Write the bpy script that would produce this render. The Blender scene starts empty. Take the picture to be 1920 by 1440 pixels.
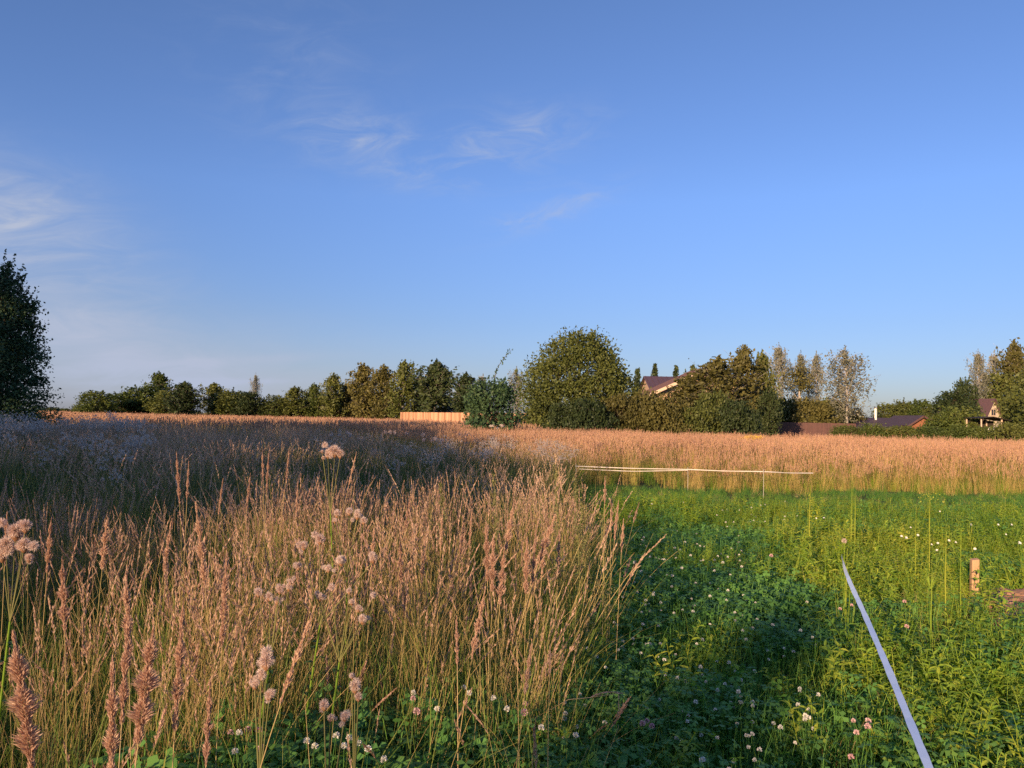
import bpy, math, random
import numpy as np
from mathutils import Vector, Matrix, Euler

random.seed(7)
RNG = np.random.default_rng(7)
SC = bpy.context.scene
COL = SC.collection
R = math.radians

# ------------------------------------------------------------------ camera, world, sun, exposure
F = 1400.0                                  # focal length in photograph pixels (1920 wide)
CAM_H = 1.55
PITCH, ROLL = R(2.66), R(1.2)
cam_data = bpy.data.cameras.new('camera')
cam_data.sensor_width = 36.0
cam_data.lens = F / 1920 * 36
cam_data.clip_start = 0.05
cam_data.clip_end = 6000
cam = bpy.data.objects.new('camera', cam_data)
COL.objects.link(cam)
M_CAM = Matrix.Rotation(PITCH, 3, 'X') @ Matrix.Rotation(R(90), 3, 'X') @ Matrix.Rotation(ROLL, 3, 'Z')
cam.matrix_world = Matrix.Translation((0, 0, CAM_H)) @ M_CAM.to_4x4()
SC.camera = cam

SUN_EL = R(11.0)
SUN_AZ = R(30.0)                            # shadows run this far to the right of straight ahead
D2 = (math.sin(SUN_AZ), math.cos(SUN_AZ))   # horizontal direction in which shadows fall
sun_data = bpy.data.lights.new('sun', 'SUN')
sun_data.energy = 4.4
sun_data.angle = R(0.55)
sun_data.color = (1.0, 0.68, 0.41)
sun = bpy.data.objects.new('sun', sun_data)
COL.objects.link(sun)
sun.rotation_euler = Vector((D2[0]*math.cos(SUN_EL), D2[1]*math.cos(SUN_EL), -math.sin(SUN_EL))).to_track_quat('-Z', 'Y').to_euler()

world = bpy.data.worlds.new('World')
SC.world = world
world.use_nodes = True
wt = world.node_tree
wt.nodes.clear()
def wn(t, **kw):
    n = wt.nodes.new(t)
    for k, v in kw.items(): setattr(n, k, v)
    return n
def wmath(op, a, b=None, c=None, clamp=False):
    n = wn('ShaderNodeMath', operation=op, use_clamp=clamp)
    for i, x in enumerate((a, b, c)):
        if x is None: continue
        if isinstance(x, (int, float)): n.inputs[i].default_value = x
        else: wt.links.new(x, n.inputs[i])
    return n.outputs[0]
sky = wn('ShaderNodeTexSky', sky_type='NISHITA')
sky.sun_disc = False
sky.sun_elevation = SUN_EL
sky.sun_rotation = R(180) + SUN_AZ
sky.altitude = 150
sky.air_density = 1.0
sky.dust_density = 0.6
sky.ozone_density = 2.2
bg = wn('ShaderNodeBackground')
bg.inputs[1].default_value = 0.082
wout = wn('ShaderNodeOutputWorld')
tc = wn('ShaderNodeTexCoord')
sepd = wn('ShaderNodeSeparateXYZ'); wt.links.new(tc.outputs['Generated'], sepd.inputs[0])
az = wmath('ARCTAN2', sepd.outputs[0], sepd.outputs[1])          # azimuth, 0 = ahead, + = right
el = wmath('ARCSINE', sepd.outputs[2])
SKYCOL = sky.outputs[0]
def wmix(fac, a, b, blend='MIX'):
    n = wn('ShaderNodeMix', data_type='RGBA', blend_type=blend)
    if isinstance(fac, (int, float)): n.inputs[0].default_value = fac
    else: wt.links.new(fac, n.inputs[0])
    for i, x in ((6, a), (7, b)):
        if isinstance(x, tuple): n.inputs[i].default_value = (*x, 1)
        else: wt.links.new(x, n.inputs[i])
    return n.outputs[2]
SKY_TINT = (1.0, 1.04, 1.43)
skyc = wmix(1.0, SKYCOL, SKY_TINT, 'MULTIPLY')
er = wn('ShaderNodeValToRGB'); wt.links.new(wmath('DIVIDE', el, math.pi/2, clamp=True), er.inputs[0])     # a clear evening: the sky darkens towards the horizon away from the sun
while len(er.color_ramp.elements) < 5: er.color_ramp.elements.new(.5)
for e_, (p_, c_) in zip(er.color_ramp.elements, [(0, (.52, .52, .60)), (.08, (.60, .62, .66)), (.18, (.77, .82, .86)), (.33, (.80, .84, .84)), (.75, (1, 1, 1))]): e_.position = p_; e_.color = (*c_, 1)
skyc = wmix(1.0, skyc, er.outputs[0], 'MULTIPLY')
# thin cirrus: wisps where streaky noise passes a threshold, inside broad soft banks
comb = wn('ShaderNodeCombineXYZ')
wt.links.new(wmath('MULTIPLY_ADD', el, -0.9, az), comb.inputs[0])
wt.links.new(wmath('MULTIPLY', el, 2.6), comb.inputs[1])
nz = wn('ShaderNodeTexNoise'); nz.inputs['Scale'].default_value = 11.0; nz.inputs['Detail'].default_value = 8
nz.inputs['Roughness'].default_value = 0.62; nz.inputs['Distortion'].default_value = 0.9
wt.links.new(comb.outputs[0], nz.inputs['Vector'])
streak = wmath('POWER', wmath('MULTIPLY_ADD', nz.outputs['Fac'], 3.2, -1.15, clamp=True), 1.6)
def bank(px, py, wx, wy, slope=0.0):
    """a bank of cirrus round one direction of the sky (radians)"""
    a0 = math.atan((px-960)/F); e0 = math.atan((785-py)/F*math.cos(a0))
    da = wmath('ADD', az, -a0)
    de = wmath('SUBTRACT', wmath('ADD', el, -e0), wmath('MULTIPLY', da, slope))
    q = wmath('ADD', wmath('POWER', wmath('DIVIDE', da, wx/F), 2.0), wmath('POWER', wmath('DIVIDE', de, wy/F), 2.0))
    return wmath('POWER', 2.71828, wmath('MULTIPLY', q, -1.0))
banks = None
for px, py, wx, wy, sl, k in [(960, 245, 120, 40, .1, .50), (820, 310, 150, 38, .0, .35), (640, 250, 110, 35, .0, .36),
                              (1030, 390, 110, 24, .3, .38), (30, 450, 160, 90, -.3, .36), (520, 120, 160, 120, 0, .10)]:
    b = wmath('MULTIPLY', bank(px, py, wx, wy, sl), k)
    banks = b if banks is None else wmath('ADD', banks, b)
banks = wmath('MULTIPLY', banks, 1.6)
cl1 = wmath('MULTIPLY', banks, streak)
# smooth veils low on the left
veil = wmath('ADD', wmath('MULTIPLY', bank(120, 640, 330, 60, -.28), .50), wmath('MULTIPLY', bank(40, 740, 620, 60, 0), .42))
veil = wmath('ADD', veil, wmath('MULTIPLY', bank(330, 650, 520, 75, -.05), .22))
veil = wmath('ADD', veil, wmath('MULTIPLY', bank(0, 430, 190, 90, -.2), .30))
veil = wmath('MULTIPLY', veil, wmath('MULTIPLY_ADD', nz.outputs['Fac'], 1.3, 0.45))
line = wmath('MULTIPLY', wmath('ADD', wmath('MULTIPLY', bank(390, 728, 130, 5, .05), .5), wmath('MULTIPLY', bank(400, 690, 160, 9, .10), .28)), wmath('MULTIPLY_ADD', nz.outputs['Fac'], 1.2, 0.3))
fac_cl = wmath('ADD', wmath('ADD', cl1, veil), line, clamp=True)
CLOUD = (2.8, 3.15, 4.05)
skyf = wmix(fac_cl, skyc, CLOUD)
wt.links.new(skyf, bg.inputs[0])
wt.links.new(bg.outputs[0], wout.inputs[0])

vs = SC.view_settings
vs.view_transform = 'Standard'; vs.look = 'None'; vs.gamma = 1.0; vs.use_curve_mapping = False
vs.exposure = 1.0
SC.render.engine = 'CYCLES'
SC.cycles.max_bounces = 9
SC.cycles.diffuse_bounces = 6
SC.cycles.transmission_bounces = 4
SC.cycles.use_denoising = False
import sys

# ------------------------------------------------------------------ helpers
def ray(px, py):
    v = M_CAM @ Vector(((px-960)/F, (720-py)/F, -1.0))
    return v
def P(px, py, d):
    """point at forward distance d seen at photograph pixel px, py"""
    v = ray(px, py); return Vector((0, 0, CAM_H)) + v*(d/v.y)
def PG(px, py, h=0.0):
    v = ray(px, py); return Vector((0, 0, CAM_H)) + v*((CAM_H-h)/-v.z)
def px_of(x, y, z):
    v = M_CAM.transposed() @ Vector((x, y, z-CAM_H)); return 960+F*v.x/-v.z, 720-F*v.y/-v.z

def tag(o, label=None, cat=None, group=None, kind=None):
    if label: o['label'] = label
    if cat: o['category'] = cat
    if group: o['group'] = group
    if kind: o['kind'] = kind
    return o
def empty(name, loc, rz=0, scale=1.0):
    o = bpy.data.objects.new(name, None); COL.objects.link(o)
    o.empty_display_size = 0.1
    o.location = loc; o.rotation_euler = (0, 0, rz); o.scale = (scale,)*3 if isinstance(scale, (int, float)) else scale
    return o
def link(name, me, parent=None, loc=None, rot=None, scale=None):
    o = bpy.data.objects.new(name, me); COL.objects.link(o)
    if parent: o.parent = parent
    if loc is not None: o.location = loc
    if rot is not None: o.rotation_euler = rot
    if scale is not None: o.scale = (scale,)*3 if isinstance(scale, (int, float)) else scale
    return o

class Geo:
    """collects quads as numpy arrays and makes one mesh"""
    def __init__(s): s.q = []; s.m = []; s.t = []
    def quads(s, V, mat=0, tint=None):
        V = np.asarray(V, float).reshape(-1, 4, 3); n = len(V)
        s.q.append(V); s.m.append(np.full(n, mat, np.int32))
        s.t.append(np.full(n, .5) if tint is None else np.broadcast_to(np.asarray(tint, float), (n,)).copy())
        return s
    def rhomb(s, p0, p1, w, mat=0, tint=None, mid=.5):
        m = p0+(p1-p0)*mid
        return s.quads(np.stack([p0, m+w, p1, m-w], 1), mat, tint)
    def tube(s, pts, rad, sides=6, mat=0, tint=None, cap=True):
        pts = np.asarray(pts, float); rad = np.broadcast_to(np.asarray(rad, float), (len(pts),))
        rings = []
        for i, p in enumerate(pts):
            d = pts[min(i+1, len(pts)-1)]-pts[max(i-1, 0)]; d = d/(np.linalg.norm(d)+1e-9)
            a = np.cross(d, (0, 0, 1.0) if abs(d[2]) < .9 else (1.0, 0, 0)); a /= np.linalg.norm(a); b = np.cross(d, a)
            th = np.arange(sides)*2*np.pi/sides
            rings.append(p+rad[i]*(np.cos(th)[:, None]*a+np.sin(th)[:, None]*b))
        for i in range(len(rings)-1):
            A, B = rings[i], rings[i+1]
            s.quads(np.stack([A, np.roll(A, -1, 0), np.roll(B, -1, 0), B], 1), mat, tint)
        return s
    def box(s, lo, hi, mat=0, rz=0.0, c=(0, 0), tint=None):
        x0, y0, z0 = lo; x1, y1, z1 = hi
        v = np.array([[x, y, z] for z in (z0, z1) for x, y in ((x0, y0), (x1, y0), (x1, y1), (x0, y1))], float)
        if rz:
            x = v[:, 0]-c[0]; y = v[:, 1]-c[1]
            v[:, 0] = c[0]+x*math.cos(rz)-y*math.sin(rz); v[:, 1] = c[1]+x*math.sin(rz)+y*math.cos(rz)
        f = [(3, 2, 1, 0), (4, 5, 6, 7), (0, 1, 5, 4), (1, 2, 6, 5), (2, 3, 7, 6), (3, 0, 4, 7)]
        return s.quads(np.array([[v[i] for i in g] for g in f]), mat, tint)
    def prism(s, poly, y0, y1, mat=0):
        """quad polygon (x,z) x4 extruded along y"""
        a = np.array([(x, y0, z) for x, z in poly]); b = np.array([(x, y1, z) for x, z in poly])
        s.quads([a, b[::-1]], mat)
        for i in range(4):
            j = (i+1) % 4
            s.quads([[a[i], b[i], b[j], a[j]]], mat)
        return s
    def mesh(s, name, mats, smooth=False):
        V = np.concatenate(s.q); n = len(V)
        me = bpy.data.meshes.new(name)
        me.vertices.add(n*4); me.vertices.foreach_set('co', V.reshape(-1).astype(np.float32))
        me.loops.add(n*4); me.loops.foreach_set('vertex_index', np.arange(n*4, dtype=np.int32))
        me.polygons.add(n); me.polygons.foreach_set('loop_start', np.arange(0, n*4, 4, dtype=np.int32))
        me.polygons.foreach_set('loop_total', np.full(n, 4, np.int32))
        me.polygons.foreach_set('material_index', np.concatenate(s.m))
        for m in mats: me.materials.append(m)
        at = me.attributes.new('tint', 'FLOAT', 'POINT'); at.data.foreach_set('value', np.repeat(np.concatenate(s.t), 4).astype(np.float32))
        me.update(calc_edges=True)
        if smooth:
            import bmesh
            bm = bmesh.new(); bm.from_mesh(me); bmesh.ops.remove_doubles(bm, verts=bm.verts, dist=1e-5); bm.to_mesh(me); bm.free()
            me.polygons.foreach_set('use_smooth', np.ones(len(me.polygons), bool))
        return me

# ------------------------------------------------------------------ materials
def new_mat(name):
    m = bpy.data.materials.new(name); m.use_nodes = True; m.node_tree.nodes.clear(); return m
def veg(name, stops, trans=0.3, noise=0.35, nscale=0.35, rand=0.35, spec=0.25, rough=0.55, tw=0.55, trcol=None):
    """leaf material: colour from a ramp over leaf tint + plant random + patchy noise over the ground"""
    m = new_mat(name); t = m.node_tree; N = t.nodes.new; L = t.links.new
    at = N('ShaderNodeAttribute'); at.attribute_name = 'tint'
    oi = N('ShaderNodeObjectInfo')
    geo = N('ShaderNodeNewGeometry'); no = N('ShaderNodeTexNoise'); no.inputs['Scale'].default_value = nscale; no.inputs['Detail'].default_value = 2
    L(geo.outputs['Position'], no.inputs['Vector'])
    a = N('ShaderNodeMath'); a.operation = 'MULTIPLY'; a.inputs[1].default_value = tw; L(at.outputs['Fac'], a.inputs[0])
    b = N('ShaderNodeMath'); b.operation = 'MULTIPLY_ADD'; b.inputs[1].default_value = rand; L(oi.outputs['Random'], b.inputs[0]); L(a.outputs[0], b.inputs[2])
    c0 = N('ShaderNodeMath'); c0.operation = 'SUBTRACT'; c0.inputs[1].default_value = .5; L(no.outputs['Fac'], c0.inputs[0])
    c = N('ShaderNodeMath'); c.operation = 'MULTIPLY_ADD'; c.inputs[1].default_value = noise*2.2; L(c0.outputs[0], c.inputs[0]); L(b.outputs[0], c.inputs[2])
    r = N('ShaderNodeValToRGB'); L(c.outputs[0], r.inputs[0])
    cr = r.color_ramp
    while len(cr.elements) < len(stops): cr.elements.new(0.5)
    for e, (p, col) in zip(cr.elements, stops): e.position = p; e.color = (*col, 1)
    pb = N('ShaderNodeBsdfPrincipled'); pb.inputs['Roughness'].default_value = rough; pb.inputs['Specular IOR Level'].default_value = spec
    L(r.outputs[0], pb.inputs['Base Color'])
    out = N('ShaderNodeOutputMaterial')
    if trans > 0:
        tr = N('ShaderNodeBsdfTranslucent')
        hs = N('ShaderNodeHueSaturation'); hs.inputs['Saturation'].default_value = 1.15; hs.inputs['Value'].default_value = 1.25; L(r.outputs[0], hs.inputs['Color']); L(hs.outputs[0], tr.inputs[0])
        mx = N('ShaderNodeMixShader'); mx.inputs[0].default_value = trans
        L(pb.outputs[0], mx.inputs[1]); L(tr.outputs[0], mx.inputs[2]); L(mx.outputs[0], out.inputs[0])
    else: L(pb.outputs[0], out.inputs[0])
    return m
def solid(name, c1, c2, scale=8.0, rough=0.75, spec=0.3, bump=0.3, stretch=(1, 1, 1), metal=0.0, rand=0.0):
    """two-tone noisy surface with fine relief"""
    m = new_mat(name); t = m.node_tree; N = t.nodes.new; L = t.links.new
    tc = N('ShaderNodeTexCoord'); mp = N('ShaderNodeMapping'); mp.inputs['Scale'].default_value = stretch
    L(tc.outputs['Object'], mp.inputs[0])
    no = N('ShaderNodeTexNoise'); no.inputs['Scale'].default_value = scale; no.inputs['Detail'].default_value = 6; no.inputs['Roughness'].default_value = .65
    L(mp.outputs[0], no.inputs['Vector'])
    r = N('ShaderNodeValToRGB'); r.color_ramp.elements[0].position = .32; r.color_ramp.elements[1].position = .68
    r.color_ramp.elements[0].color = (*c1, 1); r.color_ramp.elements[1].color = (*c2, 1)
    fac = no.outputs['Fac']
    if rand:
        at = N('ShaderNodeAttribute'); at.attribute_name = 'tint'
        c0 = N('ShaderNodeMath'); c0.operation = 'SUBTRACT'; c0.inputs[1].default_value = .5; L(at.outputs['Fac'], c0.inputs[0])
        c = N('ShaderNodeMath'); c.operation = 'MULTIPLY_ADD'; c.inputs[1].default_value = rand; L(c0.outputs[0], c.inputs[0]); L(fac, c.inputs[2]); fac = c.outputs[0]
    L(fac, r.inputs[0])
    pb = N('ShaderNodeBsdfPrincipled'); pb.inputs['Roughness'].default_value = rough; pb.inputs['Specular IOR Level'].default_value = spec; pb.inputs['Metallic'].default_value = metal
    L(r.outputs[0], pb.inputs['Base Color'])
    if bump:
        bp = N('ShaderNodeBump'); bp.inputs['Strength'].default_value = bump; bp.inputs['Distance'].default_value = .02
        L(no.outputs['Fac'], bp.inputs['Height']); L(bp.outputs[0], pb.inputs['Normal'])
    out = N('ShaderNodeOutputMaterial'); L(pb.outputs[0], out.inputs[0])
    return m

M = {}
M['blade'] = veg('green_blade', [(.1, (.055, .13, .030)), (.5, (.15, .22, .040)), (.95, (.38, .33, .09))], .32)
M['straw'] = veg('straw_stem', [(.1, (.23, .22, .075)), (.5, (.44, .33, .14)), (1, (.55, .42, .23))], .15)
M['plume'] = veg('seed_plume', [(.1, (.36, .225, .165)), (.5, (.53, .35, .255)), (1, (.65, .49, .34))], .35, noise=.3)
M['plume_grey'] = veg('grey_plume', [(.1, (.42, .28, .20)), (.5, (.60, .42, .30)), (1, (.72, .55, .41))], .35, noise=.3)
M['gold_straw'] = veg('golden_straw', [(.1, (.24, .20, .055)), (.5, (.42, .31, .10)), (1, (.54, .39, .16))], .25, nscale=.25)
M['gold_plume'] = veg('golden_plume', [(.1, (.42, .24, .17)), (.5, (.53, .32, .21)), (1, (.62, .42, .27))], .3, nscale=.25)
M['lush'] = veg('lush_grass', [(.1, (.055, .17, .040)), (.5, (.12, .27, .045)), (1, (.27, .34, .05))], .38)
M['clover_leaf'] = veg('clover_leaf', [(.1, (.075, .20, .060)), (.5, (.125, .29, .062)), (1, (.20, .34, .06))], .33)
M['weed_leaf'] = veg('weed_leaf', [(.1, (.11, .25, .035)), (.5, (.26, .38, .045)), (1, (.52, .50, .07))], .38)
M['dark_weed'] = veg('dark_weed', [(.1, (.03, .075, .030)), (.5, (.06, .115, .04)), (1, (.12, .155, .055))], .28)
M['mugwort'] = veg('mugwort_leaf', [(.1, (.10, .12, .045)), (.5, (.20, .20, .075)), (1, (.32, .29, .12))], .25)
M['white_flower'] = veg('white_petal', [(0, (.55, .55, .50)), (.5, (.72, .70, .62)), (1, (.8, .76, .66))], .2, noise=.1)
M['pink_flower'] = veg('pink_petal', [(0, (.48, .25, .28)), (.5, (.60, .40, .40)), (1, (.68, .54, .50))], .2, noise=.1)
M['fluff'] = veg('thistle_fluff', [(0, (.58, .43, .38)), (.5, (.66, .53, .46)), (1, (.75, .65, .57))], .25, noise=.1)
M['fluff_grey'] = veg('grey_fluff', [(0, (.40, .35, .31)), (.5, (.56, .49, .43)), (1, (.68, .61, .55))], .4, noise=.15)
M['bract'] = veg('brown_bract', [(0, (.12, .06, .03)), (.5, (.24, .12, .06)), (1, (.36, .2, .1))], .1)
M['yellow'] = veg('yellow_flower', [(0, (.55, .34, .02)), (.5, (.68, .45, .03)), (1, (.78, .55, .05))], .2)
M['leaf_green'] = veg('tree_leaf_green', [(.05, (.035, .060, .014)), (.5, (.075, .105, .022)), (1, (.14, .155, .035))], .22, noise=.2)
M['leaf_olive'] = veg('tree_leaf_olive', [(.05, (.052, .070, .018)), (.5, (.100, .120, .028)), (1, (.17, .175, .045))], .22, noise=.2)
M['leaf_brown'] = veg('tree_leaf_brown', [(.05, (.060, .060, .018)), (.5, (.115, .108, .030)), (1, (.19, .165, .05))], .22, noise=.2)
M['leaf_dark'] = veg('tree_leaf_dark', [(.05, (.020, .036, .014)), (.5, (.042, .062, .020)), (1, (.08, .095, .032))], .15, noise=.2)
M['leaf_silver'] = veg('tree_leaf_silver', [(.05, (.10, .11, .07)), (.5, (.20, .20, .14)), (1, (.33, .31, .24))], .2, noise=.2)
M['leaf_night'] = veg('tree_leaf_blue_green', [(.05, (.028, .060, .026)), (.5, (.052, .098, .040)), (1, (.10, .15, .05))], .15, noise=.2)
M['bark'] = solid('brown_bark', (.05, .035, .025), (.12, .09, .065), 6, stretch=(4, 4, 1))
M['birch_bark'] = solid('birch_bark', (.16, .14, .12), (.62, .56, .48), 3, stretch=(1, 1, 4))
M['twig'] = solid('twig_bark', (.08, .06, .045), (.16, .13, .10), 10)
M['fence_wood'] = solid('orange_fence_wood', (.30, .15, .08), (.58, .34, .20), 3, stretch=(6, 6, .6), rand=.9)
M['fence_brown'] = solid('red_brown_metal_sheet', (.075, .035, .030), (.10, .045, .037), 2, rough=.5, bump=.05, rand=.3)
M['roof_metal'] = solid('brown_purple_roof', (.085, .050, .052), (.115, .066, .064), 4, rough=.45, bump=.05)
M['roof_low'] = solid('dark_brown_roof', (.060, .040, .040), (.088, .058, .054), 4, rough=.6, bump=.1)
M['log'] = solid('pale_timber', (.34, .22, .14), (.48, .34, .22), 3, stretch=(.4, 4, 6))
M['log_red'] = solid('red_brown_timber', (.22, .09, .05), (.30, .13, .075), 3, stretch=(.4, 4, 6))
M['trim'] = solid('pale_trim', (.52, .38, .27), (.66, .50, .36), 5)
M['trim_white'] = solid('white_paint', (.72, .70, .66), (.80, .78, .74), 5)
M['brick_pale'] = solid('pale_yellow_wall', (.55, .45, .30), (.66, .54, .38), 6)
M['metal'] = solid('zinc_pipe', (.45, .42, .40), (.60, .56, .52), 6, rough=.35, metal=.6, bump=.05)
M['dark_void'] = solid('dark_timber', (.02, .016, .012), (.04, .03, .025), 5)
M['stake'] = solid('sawn_pine', (.36, .21, .11), (.52, .33, .18), 5, stretch=(8, 8, .7), bump=.25)
M['soil'] = solid('dry_soil', (.22, .12, .07), (.40, .23, .14), 5, bump=.8)
M['tape_far'] = solid('white_fence_tape', (.50, .46, .42), (.60, .56, .52), 20, bump=.02)
M['pole'] = solid('grey_plastic_pole', (.30, .30, .26), (.42, .40, .34), 10, rough=.5, bump=.02)
# glass
g = new_mat('window_glass'); t = g.node_tree; pb = t.nodes.new('ShaderNodeBsdfPrincipled'); o = t.nodes.new('ShaderNodeOutputMaterial')
pb.inputs['Base Color'].default_value = (.03, .035, .045, 1); pb.inputs['Roughness'].default_value = .06; t.links.new(pb.outputs[0], o.inputs[0]); M['glass'] = g
# near tape: woven polyethylene, smooth sheen; blue of the mirrored sky painted into the base colour
g = new_mat('woven_tape'); t = g.node_tree; N = t.nodes.new; L = t.links.new
pb = N('ShaderNodeBsdfPrincipled'); o = N('ShaderNodeOutputMaterial'); pb.inputs['Roughness'].default_value = .32; pb.inputs['Specular IOR Level'].default_value = .7
wv = N('ShaderNodeTexNoise'); wv.inputs['Scale'].default_value = 14; tcx = N('ShaderNodeTexCoord'); mp = N('ShaderNodeMapping'); mp.inputs['Scale'].default_value = (1, 1, 1)
L(tcx.outputs['Object'], mp.inputs[0]); L(mp.outputs[0], wv.inputs['Vector'])
rr = N('ShaderNodeValToRGB'); rr.color_ramp.elements[0].color = (.48, .59, .75, 1); rr.color_ramp.elements[1].color = (.60, .70, .82, 1); rr.color_ramp.elements[0].position = .3; rr.color_ramp.elements[1].position = .7
L(wv.outputs['Fac'], rr.inputs[0]); L(rr.outputs[0], pb.inputs['Base Color'])
bp = N('ShaderNodeBump'); bp.inputs['Strength'].default_value = .25; bp.inputs['Distance'].default_value = .003; L(wv.outputs['Fac'], bp.inputs['Height']); L(bp.outputs[0], pb.inputs['Normal'])
L(pb.outputs[0], o.inputs[0]); M['tape'] = g
# ground
g = new_mat('ground_soil_and_moss'); t = g.node_tree; N = t.nodes.new; L = t.links.new
geo = N('ShaderNodeNewGeometry'); n1 = N('ShaderNodeTexNoise'); n1.inputs['Scale'].default_value = .35; n1.inputs['Detail'].default_value = 8; n1.inputs['Roughness'].default_value = .7
L(geo.outputs['Position'], n1.inputs['Vector'])
rr = N('ShaderNodeValToRGB'); cr = rr.color_ramp; cr.elements[0].position = .35; cr.elements[0].color = (.030, .042, .016, 1); cr.elements[1].position = .7; cr.elements[1].color = (.085, .075, .035, 1)
L(n1.outputs['Fac'], rr.inputs[0]); pb = N('ShaderNodeBsdfPrincipled'); pb.inputs['Roughness'].default_value = .95; pb.inputs['Specular IOR Level'].default_value = .1
# beyond the meadow the ground takes the colour of dry grass
ln = N('ShaderNodeVectorMath'); ln.operation = 'LENGTH'; L(geo.outputs['Position'], ln.inputs[0])
mr = N('ShaderNodeMapRange'); mr.inputs['From Min'].default_value = 45; mr.inputs['From Max'].default_value = 110; L(ln.outputs['Value'], mr.inputs['Value'])
mx = N('ShaderNodeMix'); mx.data_type = 'RGBA'; L(mr.outputs[0], mx.inputs[0]); L(rr.outputs[0], mx.inputs[6]); mx.inputs[7].default_value = (.25, .18, .08, 1)
L(mx.outputs[2], pb.inputs['Base Color']); o = N('ShaderNodeOutputMaterial'); L(pb.outputs[0], o.inputs[0]); M['ground'] = g

# ------------------------------------------------------------------ ground
def gz(x, y):
    """gentle unevenness of the ground"""
    x = np.asarray(x, float); y = np.asarray(y, float)
    return .05*np.sin(x*.9+y*.35+1.2)*np.cos(y*.55-.4*x)+.03*np.sin(x*2.1-y*1.3)-.02
def ground():
    a = np.concatenate([-np.geomspace(2500, 14, 24), np.linspace(-12, 12, 61), np.geomspace(14, 2500, 24)])
    b = np.concatenate([-np.geomspace(400, 8, 14), np.linspace(-6, 30, 91), np.geomspace(32, 2500, 26)])
    X, Y = np.meshgrid(a, b); fade = np.clip(1-np.hypot(X, Y)/60, 0, 1)
    Z = gz(X, Y)*fade
    nx, ny = len(a), len(b)
    V = np.stack([X, Y, Z], -1).reshape(-1, 3)
    idx = np.arange(nx*ny).reshape(ny, nx)
    Fq = np.stack([idx[:-1, :-1], idx[:-1, 1:], idx[1:, 1:], idx[1:, :-1]], -1).reshape(-1, 4)
    me = bpy.data.meshes.new('ground'); me.from_pydata(V.tolist(), [], Fq.tolist())
    me.polygons.foreach_set('use_smooth', np.ones(len(Fq), bool)); me.materials.append(M['ground'])
    tag(link('ground', me), kind='structure')
ground()

# ------------------------------------------------------------------ plant meshes
def perp(phi): return np.stack([-np.sin(phi), np.cos(phi), np.zeros_like(phi)], -1)
def blades(G, n, h0, h1, w, base_r=.05, lean=.15, bend=.35, mat=0, seg=4, t0=.2, t1=.8, rng=None, droop=.35):
    rng = rng or RNG
    ph = rng.uniform(0, 2*np.pi, n); h = rng.uniform(h0, h1, n)
    b = np.stack([rng.normal(0, base_r, n), rng.normal(0, base_r, n), np.full(n, -.03)], -1)
    ln = rng.uniform(0, lean, n); bd = rng.uniform(0, bend, n)*rng.choice([1, 1, .3], n)
    dirv = np.stack([np.cos(ph), np.sin(ph), np.zeros(n)], -1)
    tw = ph+rng.uniform(-.9, .9, n); wd = perp(tw)
    ww = w*rng.uniform(.6, 1.2, n); tint = rng.uniform(t0, t1, n)
    def pt(t): return b+dirv*((ln*t+bd*t*t)*h)[:, None]+np.array([0, 0, 1.0])*(h*(t-droop*bd*t**3))[:, None]
    def wt_(t): return wd*(ww*(1-t)**.7*.5+.0002)[:, None]
    for k in range(seg):
        a, c = k/seg, (k+1)/seg
        p, q = pt(a), pt(c); wa, wc = wt_(a), wt_(c)
        G.quads(np.stack([p-wa, p+wa, q+wc, q-wc], 1), mat, tint)
def stalk_curve(h, lean, bend, ph, n=8):
    t = np.linspace(0, 1, n); d = np.array([math.cos(ph), math.sin(ph), 0])
    return np.outer((lean*t+bend*t**2.5)*h, d)+np.outer(h*(t-.25*bend*t**3), [0, 0, 1])
def ribbon(G, C, w, mat, tint, cross=True):
    """thin stem as a crossed pair of strips along a curve"""
    for wd in ((np.array([1., 0, 0]), np.array([0, 1., 0])) if cross else (np.array([.8, .6, 0]),)):
        ws = (w*np.linspace(1, .5, len(C))*.5)[:, None]*wd
        G.quads(np.stack([C[:-1]-ws[:-1], C[:-1]+ws[:-1], C[1:]+ws[1:], C[1:]-ws[1:]], 1), mat, tint)
def plume(G, C, t_start, n, r, ln, w, mat, rng, shape='spindle', tbase=.5):
    """spikelets set along the top of a stalk"""
    t = t_start+(1-t_start)*rng.uniform(0, 1, n)**.9
    f = t*(len(C)-1); i = np.minimum(f.astype(int), len(C)-2); fr = (f-i)[:, None]
    p = C[i]*(1-fr)+C[i+1]*fr; ax = C[i+1]-C[i]; ax /= np.linalg.norm(ax, axis=1)[:, None]
    s = (t-t_start)/(1-t_start)
    prof = np.sin(np.pi*np.clip(s*.9+.08, 0, 1))**.8*(1-.45*s)
    lob = .72+.38*np.sin(s*23+rng.uniform(0, 6))
    ph = rng.uniform(0, 2*np.pi, n)
    out = np.stack([np.cos(ph), np.sin(ph), np.zeros(n)], -1)
    rr = r*prof*lob*rng.uniform(.35, 1.05, n)
    p0 = p+out*(rr*.25)[:, None]; L = ln*rng.uniform(.7, 1.3, n)
    p1 = p+out*rr[:, None]+ax*L[:, None]
    wd = np.cross(p1-p0, rng.normal(0, 1, (n, 3))); wd /= (np.linalg.norm(wd, axis=1)[:, None]+1e-9)
    G.rhomb(p0, p1, wd*(w*rng.uniform(.6, 1.2, n))[:, None], mat, np.clip(tbase+rng.uniform(-.3, .4, n), 0, 1), mid=.55)

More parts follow.
